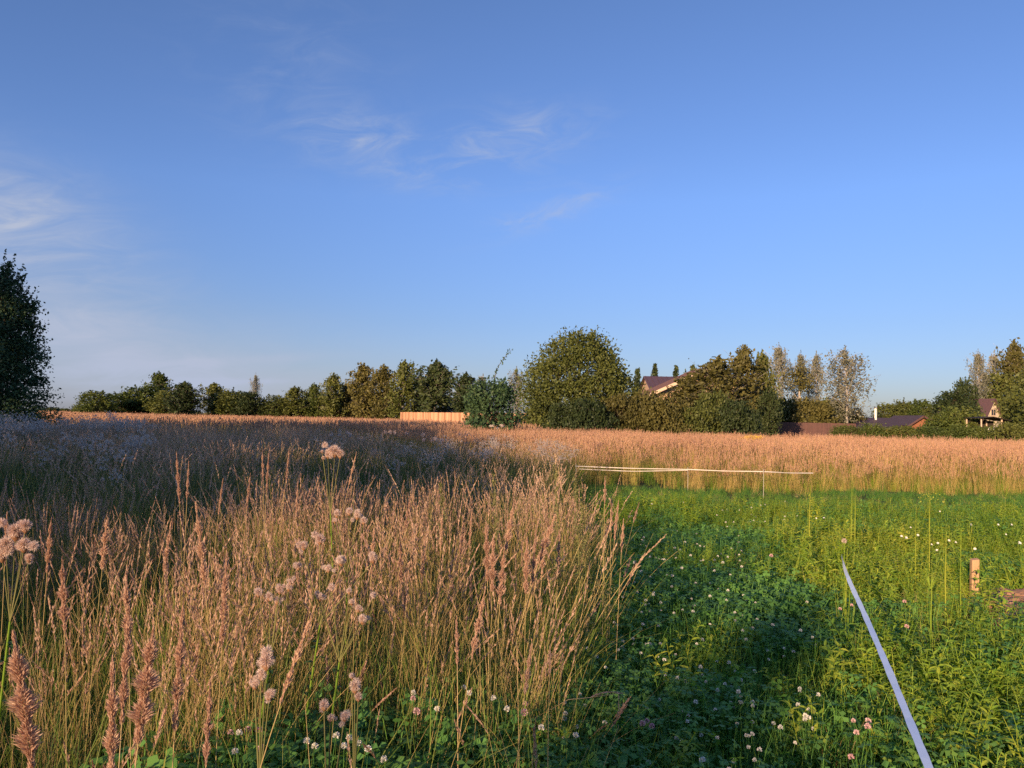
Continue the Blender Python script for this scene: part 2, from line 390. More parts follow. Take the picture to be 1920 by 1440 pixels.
SRC = {}
def tall_clump(seed, hmul=1, nb=12, ns=5, nplume=130, npl=3, lod=0):
    rng = np.random.default_rng(seed); G = Geo()
    blades(G, nb, .45*hmul, 1.0*hmul, .0075*(1+lod), .07, .32, .8, 0, 5 if not lod else 3, .1, 1.0, rng)
    blades(G, nb//2, .25*hmul, .55*hmul, .007*(1+lod), .08, .3, .7, 0, 3, 0, .5, rng)
    for k in range(ns):
        C = stalk_curve(rng.uniform(.72, 1.18)*hmul, rng.uniform(0, .22), rng.uniform(0, .28), rng.uniform(0, 6.28))+np.array([*rng.normal(0, .06, 2), 0])
        ribbon(G, C, .0035*(1+lod), 1, rng.uniform(.2, .9), cross=not lod)
        if k < npl: plume(G, C, rng.uniform(.74, .82), nplume, rng.uniform(.006, .024)*(1+.3*lod), .024, .0030*(1+1.2*lod), 2, rng, tbase=rng.uniform(.3, .6))
    return G
def mats3(a='blade', b='straw', c='plume'): return [M[a], M[b], M[c]]
def src(kind, i, G, mats):
    o = bpy.data.objects.new(f'{kind}_{i:02d}', G.mesh(f'{kind}_{i:02d}', mats)); SRC.setdefault(kind, []).append(o)
for i in range(6): src('tall', i, tall_clump(100+i, nb=15, ns=6, npl=(3, 1, 2, 1, 2, 0)[i], nplume=(150, 90, 60, 110, 70, 1)[i]), mats3())
for i in range(5): src('strawy', i, tall_clump(110+i, nb=9, ns=11, npl=7, nplume=46), mats3())
for i in range(4): src('wild', i, tall_clump(120+i, 1.0, nb=26, ns=2, npl=1 if i % 2 else 0, nplume=70), mats3())
for i in range(5): src('greyish', i, tall_clump(140+i, 1.0, nb=20, ns=6, nplume=34, npl=5, lod=1), mats3('mugwort', 'straw', 'plume_grey'))
for i in range(5):
    rng = np.random.default_rng(160+i); G = Geo()
    blades(G, 14, .4, .85, .012, .10, .12, .25, 0, 3, .3, 1, rng)
    for k in range(9):
        C = stalk_curve(rng.uniform(1.0, 1.3), rng.uniform(0, .08), rng.uniform(0, .08), rng.uniform(0, 6.28), 5)+np.array([*rng.normal(0, .12, 2), 0])
        ribbon(G, C, .007, 1, rng.uniform(.1, .9), cross=False)
        plume(G, C, .78, 20, .022, .045, .006, 2, rng, tbase=rng.uniform(.2, .6))
    src('golden', i, G, mats3('gold_straw', 'gold_straw', 'gold_plume'))
for i in range(4):       # far grass, coarse
    rng = np.random.default_rng(180+i); G = Geo()
    blades(G, 26, .5, .95, .03, .35, .12, .25, 0, 2, .2, 1, rng)
    for k in range(14):
        C = stalk_curve(rng.uniform(.95, 1.25), rng.uniform(0, .08), rng.uniform(0, .08), rng.uniform(0, 6.28), 3)+np.array([*rng.normal(0, .4, 2), 0])
        ribbon(G, C, .016, 1, rng.uniform(.1, .9), cross=False)
        plume(G, C, .75, 7, .035, .10, .016, 2, rng, tbase=rng.uniform(.2, .6))
    src('far', i, G, mats3('gold_straw', 'gold_straw', 'gold_plume'))
def trefoil(G, n, h0, h1, spread, size, mat, rng, t0=.1, t1=.9):
    """clover leaves: three leaflets on a short stalk"""
    c = np.stack([rng.normal(0, spread, n), rng.normal(0, spread, n), rng.uniform(h0, h1, n)], -1)
    up = rng.normal(0, .35, (n, 3))+np.array([0, -.1, 1.0]); up /= np.linalg.norm(up, axis=1)[:, None]
    a0 = rng.uniform(0, 6.28, n); e1 = np.cross(up, rng.normal(0, 1, (n, 3))); e1 /= np.linalg.norm(e1, axis=1)[:, None]; e2 = np.cross(up, e1)
    tint = rng.uniform(t0, t1, n); s = size*rng.uniform(.7, 1.2, n)
    for k in range(3):
        th = k*2.094; d = e1*math.cos(th)+e2*math.sin(th); w = -e1*math.sin(th)+e2*math.cos(th)
        G.rhomb(c, c+(d-up*.15)*s[:, None], w*(s*.42)[:, None], mat, tint, mid=.62)
    b = c*np.array([.6, .6, 0]); wd = np.array([.0012, .0008, 0])
    G.quads(np.stack([b-wd, b+wd, c+wd, c-wd], 1), mat, tint)
for i in range(5):
    rng = np.random.default_rng(200+i); G = Geo()
    blades(G, 38, .12, .32, .0055, .08, .35, .8, 0, 4, 0, .9, rng)
    trefoil(G, 7, .10, .2, .09, .018, 0, rng)
    src('lush', i, G, [M['lush']])
for i in range(5):
    rng = np.random.default_rng(220+i); G = Geo()
    trefoil(G, 34, .13, .22, .10, .025, 0, rng)
    blades(G, 6, .15, .32, .004, .08, .3, .6, 1, 4, .1, .8, rng)
    src('clover', i, G, [M['clover_leaf'], M['lush']])
def lance_leaf(G, base, dirv, L, W, mat, tint, rng, sag=.4):
    """a pointed leaf of four quads with a fold and a sag, vectorised over n"""
    up = np.array([0, 0, 1.0]); side = np.cross(dirv, up); side /= (np.linalg.norm(side, axis=1)[:, None]+1e-9)
    ts = np.array([0, .3, .65, 1.0]); ws = np.array([.05, 1, .75, .02])
    for a in range(3):
        for sgn in (1, -1):
            pa = base+dirv*(L*ts[a])[:, None]-up*(sag*L*ts[a]**2)[:, None]; pb_ = base+dirv*(L*ts[a+1])[:, None]-up*(sag*L*ts[a+1]**2)[:, None]
            wa = side*(sgn*W*.5*ws[a])[:, None]+up*(W*.18*ws[a])[:, None]; wb = side*(sgn*W*.5*ws[a+1])[:, None]+up*(W*.18*ws[a+1])[:, None]
            G.quads(np.stack([pa, pb_, pb_+wb, pa+wa], 1), mat, tint)
def leafy_stem(G, h, n, L, W, mat, rng, off=(0, 0), smat=None, lean=.15, taper=.6, tint=(.2, .9), sag=.4, upw=.5, t_low=.1):
    C = stalk_curve(h, rng.uniform(0, lean), rng.uniform(0, .1), rng.uniform(0, 6.28))+np.array([off[0], off[1], 0])
    ribbon(G, C, .004, mat if smat is None else smat, rng.uniform(*tint))
    t = np.linspace(t_low, .98, n); f = t*(len(C)-1); i = np.minimum(f.astype(int), len(C)-2); fr = (f-i)[:, None]
    p = C[i]*(1-fr)+C[i+1]*fr; ph = np.arange(n)*2.4+rng.uniform(0, 6); 
    d = np.stack([np.cos(ph), np.sin(ph), upw+rng.uniform(-.2, .3, n)], -1); d /= np.linalg.norm(d, axis=1)[:, None]
    sc = (1-taper*t)*rng.uniform(.8, 1.2, n)
    lance_leaf(G, p, d, L*sc, W*sc, mat, rng.uniform(*tint, n), rng, sag)
    return C
for i in range(5):
    rng = np.random.default_rng(240+i); G = Geo()
    for k in range(5): leafy_stem(G, rng.uniform(.16, .40), 16, .075, .024, 0, rng, rng.normal(0, .07, 2), taper=.35, upw=.4, lean=.35, sag=.25)
    blades(G, 10, .15, .35, .006, .08, .3, .6, 0, 4, .2, .9, rng)
    src('weed', i, G, [M['weed_leaf']])
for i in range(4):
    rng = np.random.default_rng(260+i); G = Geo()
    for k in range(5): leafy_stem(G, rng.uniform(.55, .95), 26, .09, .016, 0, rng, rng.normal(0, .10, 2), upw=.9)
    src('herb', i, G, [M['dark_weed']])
for i in range(3):
    rng = np.random.default_rng(270+i); G = Geo()
    for k in range(5): leafy_stem(G, rng.uniform(.4, .75), 20, .10, .022, 0, rng, rng.normal(0, .12, 2), upw=.9)
    blades(G, 12, .3, .6, .008, .12, .2, .4, 0, 3, .4, 1, rng)
    src('verge', i, G, [M['weed_leaf']])
for i in range(3):
    rng = np.random.default_rng(275+i); G = Geo(); blades(G, 40, .2, .55, .005, .08, .6, 1.0, 0, 4, .2, 1, rng); src('drytuft', i, G, [M['straw']])
def fuzz(G, c, r, n, w, mat, rng, hemi=False):
    """ball of fine hairs round c"""
    d = rng.normal(0, 1, (n, 3)); d /= np.linalg.norm(d, axis=1)[:, None]
    if hemi: d[:, 2] = np.abs(d[:, 2])*1.0-.15
    c = np.asarray(c); p1 = c+d*(r*rng.uniform(.6, 1.1, n))[:, None]; p0 = c+d*r*.08
    wd = np.cross(d, rng.normal(0, 1, (n, 3))); wd /= np.linalg.norm(wd, axis=1)[:, None]
    G.rhomb(p0, p1, wd*w, mat, rng.uniform(0, 1, n), mid=.75)
for i in range(4):      # grey fluffy seed-head plants of the far left
    rng = np.random.default_rng(280+i); G = Geo()
    for k in range(4):
        C = leafy_stem(G, rng.uniform(.95, 1.3), 14, .08, .014, 0, rng, rng.normal(0, .12, 2), upw=.9)
        for j in range(14):
            c = C[-1]+rng.normal(0, .055, 3)*np.array([1.3, 1.3, 1.0])-np.array([0, 0, .05])
            fuzz(G, c, .026, 18, .004, 1, rng)
    src('fluffy', i, G, [M['dark_weed'], M['fluff_grey']])

# ------------------------------------------------------------------ scattering of uncountable ground cover (one stuff object per kind)
def scatter(name, kinds, pts, scale, tilt=.14, zs=None):
    n = len(pts)
    objs = [o for k in kinds for o in SRC[k]]
    c = bpy.data.collections.new(name+'_sources')
    for j, o in enumerate(objs):
        q = bpy.data.objects.new(f'{name}_{j:02d}', o.data); c.objects.link(q)
    me = bpy.data.meshes.new(name); me.vertices.add(n)
    z = gz(pts[:, 0], pts[:, 1])*np.clip(1-np.hypot(pts[:, 0], pts[:, 1])/60, 0, 1)
    me.vertices.foreach_set('co', np.column_stack([pts, z]).astype(np.float32).ravel())
    rot = np.column_stack([RNG.normal(0, tilt, n), RNG.normal(0, tilt, n), RNG.uniform(0, 6.283, n)])
    sv = np.column_stack([scale, scale, scale*(zs if zs is not None else 1)])
    me.attributes.new('rot', 'FLOAT_VECTOR', 'POINT').data.foreach_set('vector', rot.astype(np.float32).ravel())
    me.attributes.new('scl', 'FLOAT_VECTOR', 'POINT').data.foreach_set('vector', sv.astype(np.float32).ravel())
    me.attributes.new('pick', 'INT', 'POINT').data.foreach_set('value', RNG.integers(0, len(objs), n).astype(np.int32))
    o = link(name, me)
    ng = bpy.data.node_groups.new(name, 'GeometryNodeTree')
    ng.interface.new_socket('Geometry', in_out='INPUT', socket_type='NodeSocketGeometry'); ng.interface.new_socket('Geometry', in_out='OUTPUT', socket_type='NodeSocketGeometry')
    gi = ng.nodes.new('NodeGroupInput'); go = ng.nodes.new('NodeGroupOutput'); ip = ng.nodes.new('GeometryNodeInstanceOnPoints')
    ci = ng.nodes.new('GeometryNodeCollectionInfo'); ci.inputs['Collection'].default_value = c; ci.inputs['Separate Children'].default_value = True; ci.inputs['Reset Children'].default_value = True
    ng.links.new(gi.outputs[0], ip.inputs['Points']); ng.links.new(ci.outputs[0], ip.inputs['Instance']); ip.inputs['Pick Instance'].default_value = True
    for an, dt, sock in (('rot', 'FLOAT_VECTOR', 'Rotation'), ('scl', 'FLOAT_VECTOR', 'Scale'), ('pick', 'INT', 'Instance Index')):
        a = ng.nodes.new('GeometryNodeInputNamedAttribute'); a.data_type = dt; a.inputs['Name'].default_value = an
        ng.links.new([s for s in a.outputs if s.enabled][0], ip.inputs[sock])
    ng.links.new(ip.outputs[0], go.inputs[0])
    md = o.modifiers.new('scatter', 'NODES'); md.node_group = ng
    return o
def cone(n_per_m2, y0, y1, margin=2.0, half=.70, xmin=None):
    """random points over the viewed wedge of ground plus a margin"""
    W = lambda y: half*np.maximum(y, 0)+margin
    n = int(n_per_m2*(y1-y0)*2*W(y1)); x = RNG.uniform(-W(y1), W(y1), n); y = RNG.uniform(y0, y1, n)
    k = np.abs(x) < W(y); return np.column_stack([x, y])[k]
from mathutils import noise as mnoise
def nz2(p, s, seed=0.0):
    return np.array([mnoise.noise(Vector((a*s+seed, b*s-seed, seed))) for a, b in p])
def xL(y):       # right edge of the tall grass on the left
    y = np.asarray(y, float)
    return np.interp(y, [-2, .4, 1.5, 2.2, 3, 4.5, 6, 9, 13, 17, 20], [.5, .65, .60, .34, .32, .64, .82, .70, .85, 1.4, 2.2])
def keep(p, cond): return p[cond]
def edge(p): return RNG.normal(0, .10, len(p))
SOIL = (4.85, 6.15)
STAKE_XY = (3.62, 5.55)
def near_soil(p): return (np.hypot((p[:, 0]-SOIL[0])/1.05, (p[:, 1]-SOIL[1]+.35)/1.15) < 1) | (np.hypot((p[:, 0]-STAKE_XY[0])/.17, (p[:, 1]-STAKE_XY[1])/.45) < 1)
# 1 tall grass near
p = cone(80, -2.0, 8.0, 2.5); e = edge(p)
p = keep(p, (p[:, 0] < xL(p[:, 1])-.12+e*.6) & (np.hypot(p[:, 0], p[:, 1]) > .75))
dens = nz2(p, .9, 3.1); r_ = RNG.uniform(0, 1, len(p))
dark_pocket = np.hypot((p[:, 0]+.35)/.75, (p[:, 1]-2.2)/.9) < 1      # the low dark pocket with thistles at the bottom of the picture
lowleft = (p[:, 1] < 3.4) & (p[:, 0] > -.45)
q = keep(p, (r_ < .40+.55*dens) & ~dark_pocket)
hs = np.clip(.88+.10*nz2(q, .8, 9.), .7, 1.15)*RNG.uniform(.85, 1.12, len(q))
hs *= np.where(q[:, 1] < 1.3, .86, 1.0)*np.interp(q[:, 1], [0, 2.0, 2.8, 4.0, 8], [.74, .76, .86, 1.02, .95])
hs *= np.where(q[:, 0] < -1.3-.15*q[:, 1], .88, 1.0)
hs *= np.where(q[:, 0] > -.3, np.interp(q[:, 1], [0, 1.3, 2.0, 2.6, 3.6, 8], [1.1, 1.1, .72, .80, 1.0, 1.0]), 1)
st = (q[:, 1] > 2.5) & (RNG.uniform(0, 1, len(q)) < np.interp(q[:, 0], [-3.5, -2.2, -1.4, .6], [.2, .35, .6, .4]))
tag(scatter('straw_grass_bank', ['strawy'], q[st], hs[st]*1.0), 'sunlit orange straw and small plumes of the grass bank left of the path', 'grass', kind='stuff')
q = q[~st]; hs = hs[~st]
o = tag(scatter('meadow_grass_near', ['tall', 'wild'], q, hs), 'tall pinkish brown reed grass with green blades in the left foreground', 'grass', kind='stuff')
pk = cone(60, 1.2, 3.6, 1); pk = keep(pk, (np.hypot((pk[:, 0]+.35)/.95, (pk[:, 1]-2.3)/1.1) < 1))
tag(scatter('pocket_clover', ['clover'], pk, RNG.uniform(1.0, 1.7, len(pk)), .2), 'dark clover leaves in the shaded pocket at the foot of the tall grass', 'clover', kind='stuff')
q = keep(p, (r_ > .45) & (p[:, 1] > .8)); q = q[(RNG.uniform(0, 1, len(q)) < .5) | (q[:, 0] > -.2)]
tag(scatter('grass_undergrowth', ['lush', 'wild'], q, RNG.uniform(.5, .85, len(q)), .2), 'green grass growing low between the tall reed grass stems', 'grass', kind='stuff')
# 2 tall shaded meadow beyond, grey brown plumes
p = cone(17, 7.0, 34, 3); p = keep(p, (p[:, 0] < xL(p[:, 1])+edge(p)*2) & ~((p[:, 1] > 22) & (p[:, 0] > -3+(p[:, 1]-22)*-.6)))
nn = nz2(p, .22, 5.); wet = (p[:, 0] > -4.5+.0*p[:, 1]) & (p[:, 1] < 19)
herb = (nn > .24) | (wet & (RNG.uniform(0, 1, len(p)) < .62))
q = keep(p, ~herb)
tag(scatter('meadow_grass_shaded', ['greyish', 'greyish', 'greyish', 'wild'], q, RNG.uniform(.85, 1.08, len(q))*np.where(q[:, 0] > -3, .85, 1.0)), 'tall grey brown plumed grass in the shade across the left field', 'grass', kind='stuff')
q = keep(p, herb)
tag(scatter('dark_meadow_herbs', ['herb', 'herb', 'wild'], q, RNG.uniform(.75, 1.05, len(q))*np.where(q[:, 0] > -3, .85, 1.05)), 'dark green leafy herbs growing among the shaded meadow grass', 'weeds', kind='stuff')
p = cone(2.2, 9, 26, 3); p = keep(p, (p[:, 0] < -3.5) & (nz2(p, .16, 15.) > -.05) & (p[:, 0] < -.48*p[:, 1]))
tag(scatter('fluffy_seed_plants', ['fluffy'], p, RNG.uniform(.9, 1.15, len(p))), 'grey white fluffy seed heads massed over the shaded grass at the left edge', 'weeds', kind='stuff')
p = cone(.5, 13, 24, 3); p = keep(p, (p[:, 0] < 1.3) & (p[:, 0] > -6))
tag(scatter('pale_seed_plants', ['fluffy'], p, RNG.uniform(.65, .9, len(p))), 'scattered pale seed heads in the shaded weeds before the golden grass', 'weeds', kind='stuff')
# 3 golden grass on the right and centre, 20 m and beyond
p = cone(10, 17.8, 40, 4); p = keep(p, (p[:, 0] > np.interp(p[:, 1], [17.8, 19, 22, 30, 46], [1.6, 1.2, -1.5, -4.5, -9])+edge(p)*4) & (RNG.uniform(0, 1, len(p)) < np.interp(p[:, 1]+nz2(p, .5, 2.)*1.5, [18, 20.5], [.05, 1])))
tag(scatter('golden_reed_grass', ['golden'], p, RNG.uniform(.84, 1.0, len(p))*np.where(p[:, 0] > 8, .93, .98)*(.95+.20*nz2(p, .35, 8.))*np.interp(p[:, 1]+nz2(p, .7, 3.)*1.6, [18, 22], [.55, 1])), 'sunlit golden pink reed grass across the right half of the field', 'grass', kind='stuff')
p = cone(9, 16.6, 23.5, 4); p = keep(p, (p[:, 0] > 1.5+edge(p)*6) & (RNG.uniform(0, 1, len(p)) < np.interp(p[:, 1], [16.6, 19, 23.5], [.2, 1, .2])))
tag(scatter('olive_verge_weeds', ['verge', 'verge', 'wild'], p, RNG.uniform(.6, 1.05, len(p))*np.interp(p[:, 1], [16.6, 21], [.5, 1.1])*(1+.4*nz2(p, .4, 61.))), 'olive green weeds standing in the front edge of the golden grass', 'weeds', kind='stuff')
# 4 far strip of field
p = cone(1.6, 34, 135, 8); p = keep(p, (p[:, 0] < .10*p[:, 1]-3) & (RNG.uniform(0, 1, len(p)) < np.interp(p[:, 1], [34, 135], [1, .45])))
tag(scatter('far_field_grass', ['far'], p, RNG.uniform(.8, 1.05, len(p))), 'far strip of sunlit yellow grass in front of the tree line', 'grass', kind='stuff')
# 5 low green path: clover, grass
p = cone(80, 1.2, 9.5, 1.5); p = keep(p, (p[:, 0] > xL(p[:, 1])-.35+edge(p)) & ~near_soil(p))
kindn = nz2(p, .6, 21.)+RNG.normal(0, .22, len(p)); rt = p[:, 0]-(.95+.24*p[:, 1])      # right of the tape line weeds take over
isw = (rt > 0)&(kindn > -.25)|(kindn > .38); isc = ~isw & (kindn < -.06)
bare = keep(p, isc & (nz2(p, 1.3, 71.) > .25)); tag(scatter('path_clippings', ['drytuft'], bare[::4], RNG.uniform(.15, .35, len(bare[::4])), .6), 'dry grass clippings lying between the clover leaves', 'grass', kind='stuff')
q = keep(p, isc & (nz2(p, 1.3, 71.) < .38)); tag(scatter('clover_leaves', ['clover'], q, RNG.uniform(.8, 1.35, len(q))), 'low carpet of clover leaves on the green path', 'clover', kind='stuff')
q = keep(p, ~isc & ~isw); tag(scatter('path_grass', ['lush'], q, RNG.uniform(.7, 1.3, len(q)), .2), 'short lush green grass on the path', 'grass', kind='stuff')
q = keep(p, isw); dry = keep(q, (nz2(q, .9, 33.) > .12) & (RNG.uniform(0, 1, len(q)) < .35)); tag(scatter('dry_tufts', ['verge', 'drytuft'], dry, RNG.uniform(.45, .75, len(dry)), .35), 'dry straw tufts among the weeds right of the tape', 'grass', kind='stuff')
tag(scatter('path_weeds', ['weed', 'weed', 'weed', 'lush'], q, RNG.uniform(.65, 1.2, len(q))*(1+.35*nz2(q, .8, 40.)), .25), 'broad leaved green weeds to the right of the white tape', 'weeds', kind='stuff')
p = cone(34, 9.5, 20.5, 2); p = keep(p, (p[:, 0] > xL(p[:, 1])-.3+edge(p)))
mown = (p[:, 1] > 13+.08*p[:, 0]) & (p[:, 1] < 17.2)
q = keep(p, ~mown & (p[:, 1] < 15)); tag(scatter('far_path_weeds', ['weed', 'clover', 'lush', 'weed'], q, RNG.uniform(.7, 1.15, len(q)), .2), 'green weeds and clover on the far part of the path', 'weeds', kind='stuff')
q = keep(p, mown); dm = q[::5]; tag(scatter('mown_straw', ['drytuft'], dm, RNG.uniform(.2, .4, len(dm)), .5), 'dry cut straw lying on the mown strip', 'grass', kind='stuff')
tag(scatter('mown_grass', ['lush'], q, RNG.uniform(.45, .7, len(q)), .25), 'short mown grass strip before the golden grass', 'grass', kind='stuff')
q = keep(p, (p[:, 1] > 17.2+.6*np.sin(p[:, 0]*.8))); q = q[RNG.uniform(0, 1, len(q)) < .55]; tag(scatter('verge_weeds', ['verge', 'golden'], q, RNG.uniform(.45, .95, len(q))*np.interp(q[:, 1], [17, 20.5], [.6, 1.1])*(1+.35*nz2(q, .5, 51.))), 'green and yellow weeds along the foot of the golden grass', 'weeds', kind='stuff')

# ------------------------------------------------------------------ trees
def unit(v): return v/(np.linalg.norm(v, axis=-1, keepdims=True)+1e-9)
def leaves(G, c, size, rng, mat=0, flat=.0, tint=None, asp=.55, down=0.0):
    n = len(c); d = unit(rng.normal(0, 1, (n, 3))*np.array([1, 1, 1-flat])-np.array([0, 0, down])); w = unit(np.cross(d, rng.normal(0, 1, (n, 3))))
    s = size*rng.uniform(.6, 1.3, n)
    G.rhomb(c-d*(s*.5)[:, None], c+d*(s*.5)[:, None], w*(s*asp*.5)[:, None], mat, np.clip(rng.uniform(0, 1, n) if tint is None else tint+rng.normal(0, .12, n), 0, 1))
def crown_round(H, R_, base, nclus, nleaf, cr, leaf, seed, mat, prof=None, wood='bark', shoots=14, lump=.22, inner=.45, stems=1, trunk_r=None):
    rng = np.random.default_rng(seed); G = Geo(); W = Geo()
    prof = prof or (lambda t: np.sin(np.pi*np.clip(.10+.87*t, 0, 1))**.62)
    hcr = H-base
    t = rng.uniform(.02, .97, nclus*3); t = t[rng.uniform(0, 1, len(t)) < prof(t)+.15][:nclus]; n = len(t)
    ph = rng.uniform(0, 6.283, n); rad = prof(t)*(1+lump*np.sin(ph*3+t*7+seed)+lump*.6*np.sin(ph*5-t*11+seed*2))
    f = rng.uniform(inner**2, 1, n)**.5
    c = np.stack([np.cos(ph)*rad*f*R_, np.sin(ph)*rad*f*R_, base+t*hcr*(.97+.05*rng.normal(0, 1, n)*.3)], -1)
    tn = rng.uniform(.15, .85, n)
    allc = []; alt = []
    for i in range(n):
        k = int(nleaf*rng.uniform(.6, 1.3)); r = cr*rng.uniform(.6, 1.3)
        allc.append(c[i]+np.clip(rng.normal(0, 1, (k, 3)), -1.7, 1.7)*np.array([r, r, r*.75])*.5); alt.append(np.full(k, tn[i]))
    tr = trunk_r or H*.018
    def axis(z):
        u = z/(H*.85); return np.array([math.sin(u*5)*.02*H*u, math.cos(u*4)*.02*H*u, z])
    for i in range(shoots):      # leafy twigs standing out of the outline
        tt = rng.uniform(.35, 1.0); a = rng.uniform(0, 6.283); rr = prof(np.array([tt]))[0]*R_
        s = np.array([math.cos(a)*rr*.85, math.sin(a)*rr*.85, base+tt*hcr*.95]); d = unit(np.array([math.cos(a)*.5, math.sin(a)*.5, 1.0+tt]))
        L = rng.uniform(.10, .24)*H*.6; k = int(nleaf*.5)
        u = rng.uniform(0, 1, k); allc.append(s+np.outer(u*L, d)+rng.normal(0, 1, (k, 3))*(cr*.09*(1.2-u))[:, None]); alt.append(np.full(k, .5))
        W.tube([axis(min(s[2]*.72, H*.8)), s, s+d*L*.9], [tr*.2, leaf*.07, leaf*.03], 3)
    leaves(G, np.concatenate(allc), leaf, rng, 0, tint=np.concatenate(alt))
    for s in range(stems):
        off = np.array([0, 0, 0.]) if stems == 1 else np.array([*rng.normal(0, R_*.12, 2), 0]); top = np.array([*(off[:2]*3), H*.85])
        pts = np.array([off*(1-u)+top*u+np.array([math.sin(u*5+s)*.02*H*u, math.cos(u*4+s)*.02*H*u, 0]) for u in np.linspace(0, 1, 7)]); pts[0] = (0, 0, -.15)
        W.tube(pts, tr*np.linspace(1.15, .2, 7)/stems**.5, 7)
    for i in range(0, n, max(1, n//22)):
        z0 = min(base*.8+.35*c[i][2], H*.7); s = axis(z0); mid = (s+c[i])/2+np.array([0, 0, .04*H])
        W.tube([s, mid, c[i]], [tr*.38, tr*.22, tr*.06], 4)
    return W.mesh('trunk', [M[wood]], True), G.mesh('crown', [M[mat]])
def crown_birch(H, R_, base, nbr, leaf, seed, mat, strand=.16, dens=20, wood='birch_bark', peaked=.75, lean=0.0):
    """ascending branches whose thin ends hang down in strands of small leaves"""
    rng = np.random.default_rng(seed); G = Geo(); W = Geo(); cc = []; tt = []
    bend = rng.uniform(-.03, .03)*H+lean
    def tr(z): return np.array([bend*(z/H)**2*1.0, .4*bend*math.sin(z/H*3), z])
    W.tube([tr(z)+np.array([0, 0, -.15 if z == 0 else 0]) for z in np.linspace(0, H*.97, 9)], H*.011*np.linspace(1.2, .12, 9), 6)
    for i in range(nbr):
        t = rng.uniform(0, 1)**.8; z0 = base+(H-base)*t*.93
        L = R_*(math.sin(math.pi*min(1, .22+.72*t))**peaked)*rng.uniform(.55, 1.15)
        if t > .72: L *= max(.30, 1-(t-.72)*2.0)
        a = rng.uniform(0, 6.283); d = np.array([math.cos(a), math.sin(a), 0]); L *= 1+.38*math.sin(a*2+t*9+seed)*math.sin(t*14+seed*1.7)
        s = tr(z0); e = s+d*L+np.array([0, 0, L*rng.uniform(.5, 1.0)])
        m = (s+e)/2+np.array([0, 0, L*.1]); W.tube([s, m, e], [H*.0028, H*.0018, H*.0006], 3)
        tn = rng.uniform(.2, .8)
        for j in range(5):
            u = rng.uniform(.25, 1.0); p = s*(1-u)+e*u; SL = H*strand*rng.uniform(.3, 1.0)*(.45+.55*(1-t)); k = max(4, int(dens*SL/(H*strand)))
            v = rng.uniform(0, 1, k); dr = rng.normal(0, .22, 2)
            cc.append(p+np.stack([dr[0]*v*SL, dr[1]*v*SL, -v*SL], -1)+rng.normal(0, leaf*.55, (k, 3))); tt.append(np.full(k, tn))
    for j in range(9):       # side leaders that make the top ragged
        a = rng.uniform(0, 6.283); rr = R_*rng.uniform(.12, .6); z0 = H*rng.uniform(.62, .86); b0 = tr(z0)+np.array([math.cos(a)*rr, math.sin(a)*rr, 0]); L = H*rng.uniform(.07, .14); k = 26; v = rng.uniform(0, 1, k)
        W.tube([tr(z0*.92), b0, b0+np.array([0, 0, L])], [H*.003, H*.002, H*.0006], 3)
        cc.append(b0+np.stack([rng.normal(0, 1, k)*R_*.07*(1.15-v), rng.normal(0, 1, k)*R_*.07*(1.15-v), v*L], -1)); tt.append(np.full(k, .5))
    k = 40; v = rng.uniform(0, 1, k); cc.append(np.array([tr(H*.86+H*.14*x) for x in v])+rng.normal(0, 1, (k, 3))*(R_*.08*(1.1-v))[:, None]); tt.append(np.full(k, .5))
    leaves(G, np.concatenate(cc), leaf, rng, 0, down=.7, tint=np.concatenate(tt))
    return W.mesh('trunk', [M[wood]], True), G.mesh('crown', [M[mat]])
def crown_spruce(H, R_, base, seed, mat, leaf, step=.045, droop=.25, gap=0.0):
    rng = np.random.default_rng(seed); G = Geo(); W = Geo(); cc = []
    W.tube([(0, 0, -.15), (0, 0, H*.5), (0, 0, H*.98)], [H*.017, H*.010, H*.002], 6)
    z = base
    while z < H*.97:
        t = (z-base)/(H-base); L = R_*(1-t)**.85+H*.012; nb = 7 if t < .7 else 5
        for j in range(nb):
            if rng.uniform() < gap: continue
            a = rng.uniform(0, 6.283); l = L*rng.uniform(.7, 1.15); d = np.array([math.cos(a), math.sin(a), 0])
            W.tube([(0, 0, z), d*l*.9+np.array([0, 0, z-droop*l*.5+.1*l])], [H*.003, H*.0008], 3)
            k = int(6+l/leaf*5); u = rng.uniform(.05, 1, k)
            side = np.array([-d[1], d[0], 0]); sp = l*.26*(1-u)*1.2+leaf*.3
            cc.append(np.outer(u*l, d)+np.outer(rng.uniform(-1, 1, k)*sp, side)+np.stack([np.zeros(k), np.zeros(k), z-droop*l*u+.25*droop*l*u*u*2+rng.normal(0, leaf*.25, k)], -1))
        z += H*step*(1-.45*t)
    leaves(G, np.concatenate(cc), leaf, rng, 0, flat=.45, asp=.45)
    return W.mesh('trunk', [M['bark']], True), G.mesh('crown', [M[mat]])

shrubprof = lambda t: np.sin(np.pi*np.clip(.32+.62*t, 0, 1))**.55
TV = {}       # prototype meshes, unit height-ish, keyed by kind
def proto(kind, fn, k=3): TV[kind] = [fn(s) for s in range(k)]
